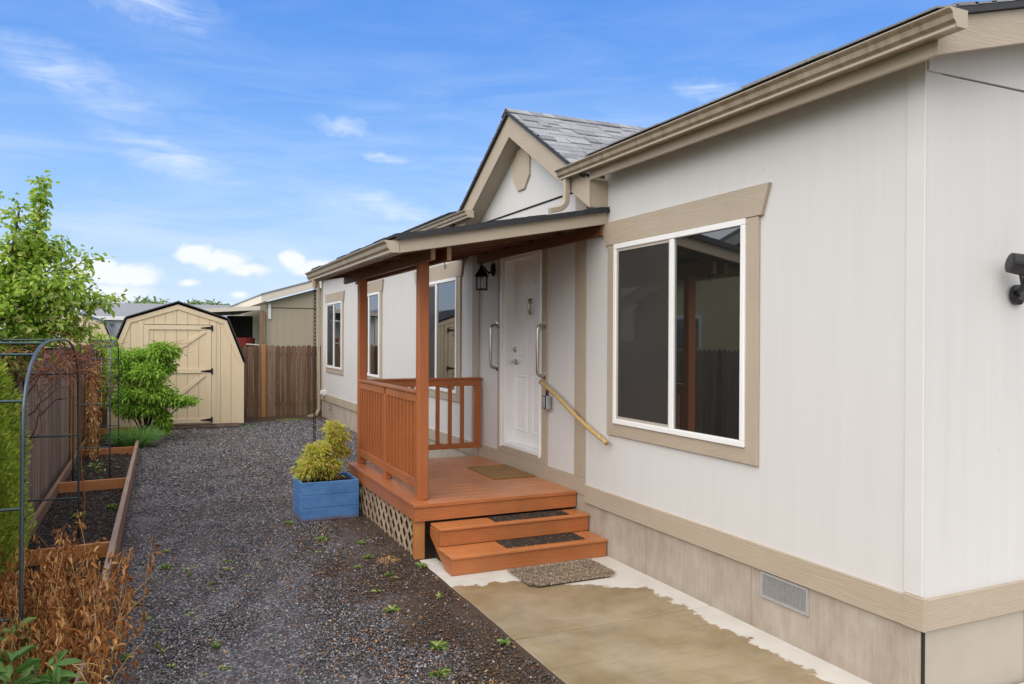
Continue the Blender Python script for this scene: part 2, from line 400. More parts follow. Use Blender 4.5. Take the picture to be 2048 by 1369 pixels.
def copy_tree(o, dx=(0, 0, 0), label=None, group=None, parent=None):
    c = o.copy(); COL.objects.link(c)
    if parent is None:
        c.location = Vector(o.location)+Vector(dx)
        if label: c['label'] = label
        if group: c['group'] = group
    else: c.parent = parent
    for ch in list(o.children): copy_tree(ch, parent=c)
    return c

def fastmesh(name, verts, nper, faces, mat, parent=None, origin=(0, 0, 0), count=None):
    """verts (N,nper,3) instances of one template whose faces are given as index lists"""
    N = verts.shape[0]; o = np.array(WL[parent.name] if parent is not None else origin, float)
    V = (verts.reshape(-1, 3)-o).astype(np.float32)
    base = (np.arange(N)*nper)[:, None]
    loops = np.concatenate([np.array(sum([list(f) for f in faces], []))[None, :]+base]).reshape(-1).astype(np.int32)
    tot = np.array([len(f) for f in faces]); totals = np.tile(tot, N).astype(np.int32)
    starts = (np.cumsum(totals)-totals).astype(np.int32)
    me = bpy.data.meshes.new(name); me.vertices.add(len(V)); me.vertices.foreach_set('co', V.ravel())
    me.loops.add(len(loops)); me.loops.foreach_set('vertex_index', loops)
    me.polygons.add(len(totals)); me.polygons.foreach_set('loop_start', starts); me.polygons.foreach_set('loop_total', totals)
    me.update(calc_edges=True); me.validate()
    me.materials.append(M[mat])
    ob = bpy.data.objects.new(name, me); COL.objects.link(ob)
    if parent is not None: ob.parent = parent
    else: ob.location = o
    WL[ob.name] = Vector(o)
    return ob

def unit(a): return a/np.maximum(np.linalg.norm(a, axis=-1, keepdims=True), 1e-9)
def leaves(name, pos, dirs, L, wr, mat, parent=None, origin=(0, 0, 0), fold=.12, droop=0., up=None):
    """folded leaf blades: pos (N,3), dirs (N,3) along the midrib, L (N,) length, wr width ratio"""
    N = len(pos); d = unit(dirs); L = np.broadcast_to(L, (N,))[:, None]
    ref = rng.normal(size=(N, 3))*.7+(np.array([0, 0, 1.]) if up is None else up)
    sd = unit(np.cross(d, ref)); nn = np.cross(sd, d)
    T = [(0, 0, 0), (-.5, .32, 1), (-.38, .7, 1), (0, 1, 0), (.38, .7, 1), (.5, .32, 1)]
    vs = np.zeros((N, 6, 3))
    for i, (a, b, c) in enumerate(T):
        vs[:, i] = pos+d*b*L+sd*a*wr*L+nn*(c*fold*L)-np.array([0, 0, 1.])*(droop*b*b*L)
    return fastmesh(name, vs, 6, [(0, 1, 2, 3), (0, 3, 4, 5)], mat, parent, origin)
def blades(name, pos, dirs, L, w, mat, parent=None, origin=(0, 0, 0), curve=.3):
    """thin grass blades of three segments, drooping"""
    N = len(pos); d = unit(dirs); L = np.broadcast_to(L, (N,))[:, None]
    sd = unit(np.cross(d, rng.normal(size=(N, 3)))); vs = np.zeros((N, 5, 3)); g = np.array([0, 0, 1.])
    for i, (t, ww) in enumerate(((0, 1), (.5, .8), (1, 0))):
        p = pos+d*t*L-g*(curve*t*t*L)
        if i < 2: vs[:, 2*i] = p-sd*w*ww; vs[:, 2*i+1] = p+sd*w*ww
        else: vs[:, 4] = p
    return fastmesh(name, vs, 5, [(0, 1, 3, 2), (2, 3, 4)], mat, parent, origin)
def V3(a): return np.array(a, float)
def shingles(name, o, u, v, nrm, lu, lv, mat, parent, expo=.14, wmin=.13, wmax=.33, th=.009):
    """courses of separate tabs: o eave corner, u along the eave, v up the slope"""
    o, u, v, n = Vector(o), Vector(u).normalized(), Vector(v).normalized(), Vector(nrm).normalized()
    mb = MB(); k = 0; a = 0
    while a < lv-.02:
        e = min(expo*1.15, lv-a); x = -random.random()*wmin
        while x < lu:
            w = random.uniform(wmin, wmax); x0, x1 = max(x, 0), min(x+w, lu)
            if x1-x0 > .01:
                t = th*random.choice((.7, 1, 1.7)); dv = random.choice((0, 0, -.018))
                q = o+u*(x0+.002)+v*(a+dv)+n*.004
                mb.obox(q, u*(x1-x0-.004), v*(e-dv)-n*.003, n*t)
            x += w
        a += expo; k += 1
    return mb.build(name, mat, parent)

# ------------------------------------------------------------------ ground
def gz(x, y):
    t = min(max((y-8)/9, 0), 1); return .06*t*t*(3-2*t)
mb = MB(); xs = [-600, -80, -20, -6, -3]+[-1.1+.2*i for i in range(26)]+[6, 12, 30, 80, 600]
ys = [-60, -10, -3]+[0+.35*i for i in range(56)]+[22, 28, 40, 60, 100, 250, 900]
for y in ys:
    for x in xs:
        inlot = -1.1 < x < 3.5 and 0 < y < 18.5 and not (1.9 < x and y < 6.4)
        mb.v.append((x, y, gz(x, y)+(random.uniform(-.008, .008) if inlot else 0)-(.03 if (x > 2.2 and y < 6.0) else 0)))
for j in range(len(ys)-1):
    for i in range(len(xs)-1):
        a = j*len(xs)+i; mb.f.append((a, a+1, a+1+len(xs), a+len(xs)))
tag(mb.build('ground', 'ground', smooth=True, origin=(0, 0, 0)), kind='structure')

# gravel chips
def chips(name, n, xf, yf, smin, smax, mat, zoff=.0, flat=.45, grow=False):
    X = xf(n); Y = yf(n); k = (X < np.where(Y < 6.3, 1.99, np.where(Y < 8.6, 1.96, 3.5)))
    k &= ~((X > 1.34) & (X < 1.94) & (Y > 7.97) & (Y < 8.49)); k &= ~((Y > 16.4) & (X > -.8) & (X < 1.65))
    X, Y = X[k], Y[k]; N = len(X)
    s = rng.uniform(smin, smax, N)*(np.clip(Y/8, 1, 2.0) if grow else 1.); t = np.clip((Y-8)/9, 0, 1); Z = .06*t*t*(3-2*t)+s*.18+zoff
    ang = rng.uniform(0, 2*pi, N)
    tmpl = np.array([(1, 0, 0), (.2, .75, .1), (-.9, .3, -.1), (-.5, -.7, .1), (.5, -.6, -.05), (.1, .05, .9), (-.1, 0, -.9)])
    vs = tmpl[None]*s[:, None, None]*rng.uniform(.55, 1.2, (N, 7, 3))*np.array([1, .8, flat])*.5*1.3
    tx = rng.normal(0, .35, N); ty = rng.normal(0, .35, N)
    vs[..., 2] += vs[..., 0]*tx[:, None]+vs[..., 1]*ty[:, None]
    c, q = np.cos(ang)[:, None], np.sin(ang)[:, None]
    x = vs[..., 0]*c-vs[..., 1]*q; y = vs[..., 0]*q+vs[..., 1]*c
    vs = np.stack([x+X[:, None], y+Y[:, None], vs[..., 2]+Z[:, None]], -1)
    fs = [(i, (i+1) % 5, 5) for i in range(5)]+[((i+1) % 5, i, 6) for i in range(5)]
    return fastmesh(name, vs, 7, fs, mat)
def soilprob(X, Y):
    return np.clip((X-.95)/1.1, 0, 1)-np.clip((Y-8.2)/1.2, 0, 1)
n = 150000
ya = 3.0+rng.random(n)**1.35*14.2
xa = rng.uniform(-.24, 2.0, n); wide = (ya > 8.6); xa[wide] = rng.uniform(-.24, 3.5, wide.sum())
keep = (soilprob(xa, ya)+.22*np.sin(3.1*xa+1.7*ya)+.16*np.sin(7*ya-4*xa)+rng.normal(0, .13, n)) < .42
keep |= rng.random(n) < .10
xa, ya = xa[keep], ya[keep]
g1 = chips('gravel', len(xa), lambda n: xa, lambda n: ya, .010, .026, 'chip', grow=True)
tag(g1, 'dark wet crushed gravel spread over the side yard', 'gravel', kind='stuff')
# small brown debris on bare soil and along the bed board
n = 5200
xb = np.concatenate([rng.uniform(.9, 2.0, n//2), rng.uniform(-.24, 1.6, n-n//2)]); yb = rng.uniform(3.0, 15.5, n)
g2 = chips('bark_debris', n, lambda m: xb, lambda m: yb, .008, .03, 'debris', .006, .25)
tag(g2, 'scattered brown bark crumbs on gravel and bare soil', 'debris', kind='stuff')
n = 26000
xd = rng.uniform(.8, 2.0, n); yd = rng.uniform(3.0, 8.2, n); kk = soilprob(xd, yd)+rng.normal(0, .15, n) > .25
g4 = chips('soil_crumbs', kk.sum(), lambda m: xd[kk], lambda m: yd[kk], .005, .02, 'chip', .0, .6)
g4.data.materials[0] = island('soil_crumb', [(0, (.022, .014, .009)), (.5, (.07, .045, .028)), (.85, (.13, .085, .055)), (.95, (.09, .085, .085)), (1, (.26, .17, .10))], .8)
tag(g4, 'damp brown soil crumbs between the gravel and the path', 'soil', kind='stuff')
n = 14000
xc = rng.uniform(-1.0, -.34, n); yc = 3.3+rng.random(n)**1.3*12.5
g3 = chips('mulch', n, lambda m: xc, lambda m: yc, .012, .035, 'chip', .035, .5)
g3.data.materials[0] = island('mulch_bits', [(0, (.016, .010, .008)), (.6, (.045, .028, .022)), (.9, (.08, .055, .045)), (1, (.16, .11, .08))], .7)
tag(g3, 'dark bark mulch inside the raised garden bed', 'mulch', kind='stuff')
mb = MB(); mb.box(-1.01, -.30, 2.5, 16.4, .0, .035)
tag(mb.build('bed_soil', 'mulch'), kind='structure')

# concrete path
mb = MB(); mb.box(2.02, 3.56, 4.346, 6.22, -.08, .004)
tag(mb.build('path', 'concrete', bevel=.006), kind='structure')
mb = MB(); mb.box(2.02, 6.5, 0.6, 2.684, -.08, .004); mb.prism([(2.02, 2.684), (3.56, 2.684), (3.56, 4.334), (2.02, 4.334)], 'z', -.08, .004)
mb2 = MB(); mb2.box(2.02, 3.56, 2.684, 4.334, -.08, .004)
tag(mb2.build('path', 'concrete', bevel=.006), kind='structure')
mbj = MB(); mbj.box(2.03, 3.55, 4.3345, 4.3455, -.07, -.004); tag(mbj.build('path_joint', 'dark_void'), kind='structure')
mb3 = MB(); mb3.box(2.02, 7.5, -1.0, 2.676, -.08, .004)
tag(mb3.build('path', 'concrete', bevel=.006), kind='structure')

# ------------------------------------------------------------------ the home
W = 3.517; D = 3.53; YC = 2.69; YF = 18.1; XE = 11.5
home = thing('mobile_home', 'long single-storey white home with taupe trim, grey shingle gable and gutters', 'house', (7, 10, 0))
RX0, RZ0, SL = 3.33, 3.385, .25
RIDGE = 7.5
def roofz(x): return RZ0+(x-RX0)*SL if x < RIDGE else RZ0+(RIDGE-RX0)*SL-(x-RIDGE)*SL
# walls
mb = MB(); mb.box(W, W+.12, YC+.006, 5.95, .40, 3.325); mb.box(W, W+.12, 5.95, 6.055, .40, 3.0); mb.build('wall', 'siding', home)
mb = MB(); mb.box(D, D+.12, 6.055, 6.935, .45, 3.2); mb.box(D, D+.12, 7.925, 8.56, .45, 3.2); mb.box(D, D+.12, 6.935, 7.925, .45, .68); mb.box(D, D+.12, 6.935, 7.925, 2.765, 3.2)
mb.build('wall', 'siding', home)
mb = MB(); mb.box(W, W+.12, 8.56, 9.0, .45, 3.0); mb.box(W, W+.12, 9.0, YF, .45, 3.325); mb.build('wall', 'siding_far', home)
mb = MB(); mb.prism([(W+.004, 3.2), (W+.004, .40), (XE, .40), (XE, 3.2)], 'y', YC, YC+.1)
mb.prism([(W+.004, 3.207), (XE-.004, 3.207), (XE-.004, roofz(XE)-.05), (RIDGE, roofz(RIDGE)-.05), (W+.004, roofz(W)-.05)], 'y', YC-.012, YC+.1)
mb.build('end_wall', 'siding_end', home)
mb = MB(); mb.box(W+.012, XE-.1, YC+.012, YC+.09, 3.19, 3.22); mb.box(XE-.1, XE-.002, YC+.11, YF, .4, 3.2); mb.box(W+.13, XE-.11, YF-.1, YF-.002, .0, 3.2)
mb.build('flashing', 'dark_void', home)
mb = MB(); mb.box(W-.010, W+.0035, YC-.002, YC+.105, .561, 3.29)
mb.build('corner_board', 'white_board', home, bevel=.003)
# skirting
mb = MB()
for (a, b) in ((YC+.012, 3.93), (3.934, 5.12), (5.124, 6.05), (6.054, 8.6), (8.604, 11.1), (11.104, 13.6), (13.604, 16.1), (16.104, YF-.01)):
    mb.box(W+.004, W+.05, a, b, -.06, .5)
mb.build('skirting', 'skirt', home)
mb = MB()
xx = W+.02
for b in (4.33, 5.55, 6.8, 8.0, 9.3, XE-.01): mb.box(xx, b-.004, YC+.008, YC+.06, -.06, .42); xx = b
sk2 = mb.build('skirting', 'trim_plain', home)
sk2.data.materials[0] = simple('skirting_end_paint', (.42, .37, .31), .7, .05, 3, bump=.1)
mb = MB(); mb.box(W+.002, W+.018, YC+.0, YC+.011, -.06, .394); mb.build('corner_joint', 'dark_void', home)
# band trim
mb = MB(); mb.box(W-.020, W+.003, YC+.03, 6.05, .395, .552); mb.box(W-.023, W+.003, YC-.024, YC+.10, .394, .560)
mb.build('band_trim', 'trim_y', home, bevel=.002)
mb = MB(); mb.box(W-.002, XE, YC-.022, YC, .395, .553); mb.build('band_trim', 'trim_x', home, bevel=.002)
mb = MB(); mb.box(D-.02, D+.01, 6.05, 8.56, .45, .605); mb.build('band_trim', 'trim_y', home, bevel=.002)
mb = MB(); mb.box(W-.020, W+.003, 8.56, YF, .450, .602); mb.build('band_trim', 'trim_y', home, bevel=.002)
# battens either side of the entry
mb = MB(); mb.box(D-.016, D, 6.06, 6.265, .607, 3.2); mb.build('batten', 'trim_z', home, bevel=.002)
mb = MB(); mb.box(W-.016, W, 8.565, 8.765, .604, 2.98); mb.build('batten', 'trim_z', home, bevel=.002)
# far corner board
mb = MB(); mb.box(W-.016, W, YF-.12, YF, .604, 3.18); mb.build('corner_board', 'trim_z', home)

# eaves
def eave(y0, y1):
    mb = MB(); mb.box(3.33, 3.352, y0, y1, 3.19, 3.395); mb.build('fascia', 'trim_y', home, bevel=.002)
    mb = MB(); mb.prism([(3.352, 3.285), (3.53, 3.33), (3.53, 3.346), (3.352, 3.301)], 'y', y0, y1); mb.build('soffit', 'soffit', home)
eave(2.512, 5.70); eave(8.985, YF+.15)
# gable over the entry
yp, zp, gs = 7.342, 4.19, .60
def gl(y, top): return top-abs(y-yp)*gs
pts = [(5.70, 2.96), (yp, 3.935), (8.984, 2.96), (8.984, gl(8.984, zp)), (yp, zp), (5.70, gl(5.70, zp))]
mb = MB(); mb.prism(pts, 'x', 3.33, 3.352); mb.build('gable_rake_board', 'trim_y', home, bevel=.002)
pts2 = [(5.703, 2.97), (yp, 3.945), (8.981, 2.97), (8.981, gl(8.981, zp)-.01), (yp, zp-.01), (5.703, gl(5.703, zp)-.01)]
mb = MB(); mb.prism(pts2, 'x', 3.353, 3.516); mb.build('gable_soffit', 'soffit', home)
mb = MB(); mb.prism([(5.9, 3.215), (5.9, gl(5.9, zp)-.05), (yp, zp-.05), (8.78, gl(8.78, zp)-.05), (8.78, 3.215)], 'x', W, W+.1)
mb.prism([(5.75, 3.0), (5.90, 3.0), (5.90, 3.215), (5.75, 3.215)], 'x', W+.02, W+.1)
mb.build('gable_wall', 'siding', home)
mb = MB(); mb.box(W+.006, W+.1, 5.9, 8.7, 3.2, 3.2145); mb.build('flashing', 'dark_void', home)
o8 = []
for k in range(8):
    a = pi/8+k*pi/4; o8.append((yp+.06+cos(a)*.213, 3.63+sin(a)*.235))
mb = MB(); mb.prism(o8, 'x', W-.022, W); mb.build('octagonal_vent_cover', 'bronze', home, bevel=.003)
# roofs
yr0, yr1 = 2.49, YF+.16
mb = MB()
G0, G1, GX = 5.72, 8.965, 3.66
for (xa_, xb_, y_a, y_b) in ((3.30, RIDGE, yr0-.025, G0), (GX, RIDGE, G0+.001, G1-.001), (3.30, RIDGE, G1, yr1+.03), (RIDGE, XE+.2, yr0-.025, yr1+.03)):
    za, zb = (RZ0+(xa_-RX0)*SL if xa_ < RIDGE else roofz(RIDGE)), roofz(xb_)
    mb.prism([(xa_, za+.012), (xb_, zb+.012), (xb_, zb-.02), (xa_, za-.02)], 'y', y_a, y_b)
mb.build('roof_deck', 'underlay', home)
s2 = Vector((1, 0, SL)).normalized(); nn2 = Vector((-SL, 0, 1)).normalized()
for (xa_, y_a, y_b) in ((3.285, yr0-.03, G0-.02), (GX, G0-.01, G1+.01), (3.285, G1+.02, yr1+.03)):
    shingles('roof_shingles', (xa_, y_a, RZ0+(xa_-RX0)*SL+.012), (0, 1, 0), s2, nn2, y_b-y_a, (RIDGE-xa_)/s2.x, 'shingle', home, .14, .3, .9)
# end rake board
pr = [(3.33, 3.19), (RIDGE, 3.19+(RIDGE-3.33)*.25), (RIDGE, roofz(RIDGE)-.022), (3.43, roofz(3.43)-.022), (3.33, 3.34)]
mb = MB(); mb.prism(pr, 'y', 2.49, 2.512); mb.build('rake_board', 'trim_x', home, bevel=.002)
mb = MB(); mb.prism([(3.352, 3.30), (RIDGE, 3.30+(RIDGE-3.352)*.25), (RIDGE, 3.316+(RIDGE-3.352)*.25), (3.352, 3.316)], 'y', 2.513, YC-.02); mb.build('soffit', 'soffit', home)
# dormer roof planes
ybk = 6.75
def dorm(sign):
    ext = 1.58 if sign > 0 else 1.645; ye = yp-sign*ext; ze = zp-ext*gs
    v = Vector((0, sign, gs)).normalized(); n_ = Vector((0, -sign*gs, 1)).normalized(); lv = ext*sqrt(1+gs*gs)
    o = Vector((3.30, ye, ze+.012))
    m = MB(); m.obox(o-n_*.03, (3.6, 0, 0), v*lv, n_*.028); m.build('dormer_deck', 'underlay', home)
    shingles('dormer_shingles', o, (1, 0, 0), v, n_, 3.6, lv, 'shingle', home, .125, .11, .26, .010)
dorm(1); dorm(-1)
mb = MB(); x = 3.29
while x < 6.8:
    for sg in (1, -1):
        v = Vector((0, -sg, -gs)).normalized(); n_ = Vector((0, -sg*gs, 1)).normalized()
        mb.obox(Vector((x, yp, zp+.030+random.uniform(0, .004))), (.20, 0, -.008), v*.13, n_*.010)
    x += .135
mb.build('ridge_caps', 'shingle', home)

# gutters
def gutter(name, x1, ztop, y0, y1, parent, w=.115, h=.075):
    pr = [(0, -h), (-w*.62, -h), (-w*.66, -h*.80), (-w*.80, -h*.62), (-w*.84, -h*.25), (-w, -h*.06), (-w, 0), (-w+.012, 0), (-w+.012, -.006),
          (-w+.005, -.006), (-w+.006, -h*.06), (-w*.79, -h*.25), (-w*.75, -h*.6), (-w*.62, -h*.78), (-w*.58, -h+.005), (-.005, -h+.005), (-.005, 0), (0, 0)]
    m = MB(); m.prism([(x1+a, ztop+b) for a, b in pr], 'y', y0, y1); g = m.build(name, 'gutter', parent)
    cap = [(0, -h-.004), (-w*.64, -h-.004), (-w*.68, -h*.80), (-w*.82, -h*.62), (-w*.86, -h*.25), (-w-.003, -h*.06), (-w-.003, .003), (0, .003)]
    for (a, b) in ((y0-.004, y0-.0005), (y1+.0005, y1+.004)):
        m = MB(); m.prism([(x1+p, ztop+q) for p, q in cap], 'y', a, b); m.build('end_cap', 'gutter_light', g)
    m = MB(); m.box(x1-w*.66-.004, x1-w*.5, y0+.001, y1-.001, ztop-h-.005, ztop-h+.006); m.box(x1-w-.004, x1-w+.014, y0+.001, y1-.001, ztop, ztop+.005)
    m.build('gutter_lip', 'gutter_light', g)
    return g
gutter('gutter', 3.329, 3.335, 2.345, 6.10, home)
gutter('gutter', 3.329, 3.315, 8.30, YF+.1, home)
def downspout(pts, parent, hw=.028):
    m = MB(); pts = [Vector(p) for p in pts]
    m.tube(pts, hw*1.25, 4); m.build('downspout', 'gutter_light', parent, bevel=.004)
dp = [(3.285, 6.02, 3.27), (3.285, 6.02, 3.09)]
for k in range(7):
    a = k/6*radians(75); dp.append((3.285-.10*(1-cos(a))*1.1, 6.02, 3.08-.10*sin(a)))
dp.append((3.12, 6.02, 2.965))
downspout(dp, home)
downspout([(3.42, YF+.02, 3.2), (3.44, YF+.03, 3.0), (3.46, YF+.03, .22), (3.40, YF, .10), (3.2, YF-.1, .07)], home, .035)

# windows
def window(y0, y1, z0, z1, mull, parent, hdr=True, single=False, sw=.11):
    fr = MB(); t = .042; x0, x1 = W-.036, W-.002
    fr.box(x0, x1, y0, y1, z1-t, z1); fr.box(x0, x1, y0, y1, z0, z0+t); fr.box(x0, x1, y0, y0+t, z0+t, z1-t); fr.box(x0, x1, y1-t, y1, z0+t, z1-t)
    fr.box(x0+.004, x1, mull-.026, mull+.026, z0+t, z1-t)
    w = fr.build('window', 'white_vinyl', parent, bevel=.004)
    m = MB(); m.box(W-.014, W-.006, y0+t, mull-.026, z0+t, z1-t); m.build('pane', 'glass', w)
    m = MB(); m.box(W-.014, W-.006, mull+.026, y1-t, z0+t, z1-t); m.build('pane', 'glass', w)
    a, b, c, d = mull+.026, y1-t, z0+t, z1-t
    m = MB(); q = .022
    m.box(W-.026, W-.016, a, a+.012, c, d); m.box(W-.026, W-.016, b-q, b, c, d); m.box(W-.026, W-.016, a+.012, b-q, c, c+q); m.box(W-.026, W-.016, a+.012, b-q, d-q, d)
    m.build('screen_frame', 'screen_frame', w)
    m = MB(); m.box(W-.022, W-.019, a+.012, b-q, c+q, d-q); m.build('insect_screen', 'screen', w)
    for (a_, b_) in ((y0-sw, y0-.002), (y1+.002, y1+sw)): m = MB(); m.box(W-.022, W-.001, a_, b_, z0-.104, z1); m.build('side_trim', 'trim_z', w, bevel=.002)
    m = MB(); m.box(W-.021, W-.001, y0-.002, y1+.002, z0-.103, z0-.002); m.build('sill_trim', 'trim_y', w, bevel=.002)
    m = MB(); m.prism([(y0-sw-.03, z1+.002), (y1+sw+.03, z1+.002), (y1+sw+.10, z1+.198), (y0-sw-.10, z1+.198)], 'x', W-.028, W-.001); m.build('header_trim', 'trim_y', w, bevel=.002)
    return w
window(3.97, 5.56, 1.150, 2.641, 4.762, home)
window(9.27, 10.86, 1.150, 2.633, 10.07, home)
window(13.00, 14.4, 1.175, 2.645, 13.72, home)
window(15.93, 17.42, 1.200, 2.615, 16.70, home, sw=.10)
# vents in the skirting
def vent(y0, y1, z0, z1):
    m = MB(); x0, x1 = W-.010, W+.003
    m.box(x0, x1, y0, y1, z0, z0+.016); m.box(x0, x1, y0, y1, z1-.016, z1); m.box(x0, x1, y0, y0+.016, z0+.016, z1-.016); m.box(x0, x1, y1-.016, y1, z0+.016, z1-.016)
    v = m.build('foundation_vent', 'galv', home)
    m = MB(); m.box(W-.001, W+.002, y0+.016, y1-.016, z0+.016, z1-.016); m.build('vent_backing', 'dark_void', v)
    m = MB(); k = 0; yy = y0+.02
    while yy < y1-.018: m.box(W-.004, W-.002, yy, yy+.0035, z0+.016, z1-.016); yy += .0105
    zz = z0+.02
    while zz < z1-.018: m.box(W-.0065, W-.0045, y0+.016, y1-.016, zz, zz+.0045); zz += .0105
    m.build('vent_mesh', 'galv', v)
vent(3.437, 3.832, .224, .386); vent(16.95, 17.3, .30, .43)

# door
dr = MB(); cx = D-.026
dr.box(cx, D+.13, 6.93, 6.98, .675, 2.77); dr.box(cx, D+.13, 7.81, 7.96-.03, .675, 2.77); dr.box(cx, D+.13, 6.98, 7.81, 2.70, 2.77)
dr.box(cx+.004, D+.085, 6.98, 7.81, .675, .715)
frame = dr.build('door_frame', 'white_vinyl', home, bevel=.004)
m = MB(); m.box(cx-.010, cx+.002, 6.93, 6.965, .66, 2.775); m.box(cx-.010, cx+.002, 7.865, 7.93, .66, 2.775); m.box(cx-.010, cx+.002, 6.965, 7.865, 2.735, 2.775)
m.build('brick_mould', 'white_vinyl', frame, bevel=.004)
sx = 3.612; sl = MB()
sl.box(sx, sx+.04, 6.981, 7.809, .716, 2.699)
door = sl.build('door', 'door', home)
def panel(y0, y1, z0, z1):
    m = MB(); q = .022
    for (a, b, c, d) in ((y0, y1, z0, z0+q), (y0, y1, z1-q, z1), (y0, y0+q, z0+q, z1-q), (y1-q, y1, z0+q, z1-q)): m.box(sx-.007, sx+.003, a, b, c, d)
    m.box(sx-.005, sx+.003, y0+q+.018, y1-q-.018, z0+q+.018, z1-q-.018)
    m.build('door_panel', 'door', door, bevel=.003)
for (a, b) in ((7.055, 7.335), (7.455, 7.735)):
    panel(a, b, 2.42, 2.62); panel(a, b, 1.62, 2.34); panel(a, b, .86, 1.46)
m = MB(); m.lathe((sx, 7.745, 1.735), [(.031, 0), (.031, -.012), (.024, -.020), (.014, -.022), (.012, -.034)], 20, 'x'); m.build('deadbolt', 'brass', door, smooth=False)
m = MB(); m.lathe((sx, 7.745, 1.600), [(.032, 0), (.032, -.010), (.014, -.014), (.012, -.05)], 20, 'x')
m.tube([(sx-.048, 7.745, 1.60), (sx-.052, 7.70, 1.603), (sx-.052, 7.63, 1.60)], [.012, .010, .008], 10); m.build('door_handle', 'brass', door)
m = MB(); m.tube([(sx-.008, 7.36, 2.27), (sx-.03, 7.36, 2.255), (sx-.034, 7.362, 2.22), (sx-.03, 7.358, 2.17), (sx-.022, 7.36, 2.12), (sx-.012, 7.36, 2.10)], [.012, .016, .010, .018, .016, .008], 10)
m.lathe((sx-.026, 7.36, 2.235), [(.001, -.022), (.017, -.012), (.020, 0), (.017, .012), (.001, .022)], 12)
m.build('door_knocker', 'brass', door, smooth=True)
m = MB(); m.box(D-.018, D, 6.81, 6.929, .607, 2.84); m.box(D-.018, D, 7.931, 8.02, .607, 2.84); m.box(D-.018, D, 6.929, 7.931, 2.775, 2.86)
m.box(D-.0185, D, 6.929, 7.931, .607, .674); m.build('door_trim', 'trim_z', home, bevel=.002)

# small fixtures
mb = MB(); mb.box(W-.07, W, 17.60, 17.75, .56, .68); mb.prism([(W-.11, .60), (W-.07, .56), (W-.07, .68), (W-.09, .68)], 'y', 17.59, 17.76)
tag(mb.build('outlet_cover', 'whitepaint', bevel=.008), 'small white weatherproof outlet cover on far end of the wall', 'outlet cover')

def grab(y, z0, z1, label):
    t = thing('grab_bar', label, 'grab bar', (D-.018, y, (z0+z1)/2), 'brushed steel grab bars beside the door')
    x0 = D-.02; x1 = x0-.075; r = .045; pts = [(x0, y, z0)]
    for k in range(6): a = k/5*pi/2; pts.append((x1+r-r*sin(a), y, z0+r-r*cos(a)))
    for k in range(6): a = k/5*pi/2; pts.append((x1+r-r*cos(a), y, z1-r+r*sin(a)))
    pts.append((x0, y, z1))
    m = MB(); m.tube(pts, .0165, 12); m.build('bar', 'steel', t, smooth=True)
    for z in (z0, z1):
        m = MB(); m.lathe((x0+.003, y, z), [(.038, 0), (.038, -.004), (.018, -.008)], 20, 'x'); m.build('mounting_flange', 'steel', t)
grab(6.865, 1.485, 1.985, 'brushed steel grab bar on the trim at the right of the door')
grab(8.035, 1.525, 2.005, 'brushed steel grab bar on siding between the door and the lantern')

lan = thing('wall_lantern', 'black carriage lantern on curved arm left of the white front door', 'wall lamp', (D, 8.19, 2.64))
mb = MB(); mb.lathe((D, 8.19, 2.64), [(.062, 0), (.062, -.012), (.035, -.028), (.02, -.034)], 20, 'x'); bp = mb.build('backplate', 'metal_dark', lan, smooth=False)
for v in bp.data.vertices: v.co.z *= 1.25
mb = MB(); mb.tube([(D-.02, 8.19, 2.62), (D-.06, 8.19, 2.60), (D-.09, 8.19, 2.63), (D-.11, 8.19, 2.665), (D-.145, 8.19, 2.672)], [.014, .013, .010, .009, .008], 8); mb.build('arm', 'metal_dark', lan, smooth=True)
lx, lz = D-.145, 2.40
mb = MB(); mb.lathe((lx, 8.19, lz+.155), [(.088, 0), (.086, .008), (.06, .045), (.028, .095), (.022, .10), (.022, .125), (.010, .13), (.010, .15), (.006, .165), (.001, .17)], 6); mb.build('lamp_cap', 'metal_dark', lan)
mb = MB(); mb.lathe((lx, 8.19, lz), [(.06, 0), (.075, .004), (.075, .016), (.06, .020)], 6); mb.build('lamp_base', 'metal_dark', lan)
mb = MB()
for k in range(6): a = k*pi/3; mb.box(lx+cos(a)*.066-.004, lx+cos(a)*.066+.004, 8.19+sin(a)*.066-.004, 8.19+sin(a)*.066+.004, lz+.018, lz+.157)
mb.build('lamp_bars', 'metal_dark', lan)
mb = MB(); mb.lathe((lx, 8.19, lz+.022), [(.030, 0), (.030, .10), (.012, .125)], 12); mb.build('lamp_glass', 'lglass', lan, smooth=False)

bam = thing('handrail', 'slanting bamboo pole handrail fixed to the wall right of the door', 'handrail', (3.46, 6.2, 1.0))
a, b = Vector((3.452, 6.83, 1.43)), Vector((3.452, 5.60, .975)); pts = []; rs = []
for k in range(25):
    t = k/24; p = a.lerp(b, t); p.z += .010*sin(t*7); pts.append(p); rs.append(.019+.003*(1 if k % 6 == 0 else 0)+.0015*sin(k*2.1))
mb = MB(); mb.tube(pts, rs, 12); mb.build('pole', 'bamboo', bam, smooth=True)
mb = MB(); e = (b-a).normalized(); mb.tube([b+e*.0005, b+e*.002], .012, 12); mb.build('hollow_end', 'fpost', bam)
for t in (.1, .55, .85):
    p = a.lerp(b, t); mb = MB(); mb.tube([p, p+Vector((D-.018-p.x if t < .6 else W-.001-p.x, 0, -.02))], .008, 8); mb.build('bracket', 'steel', bam)

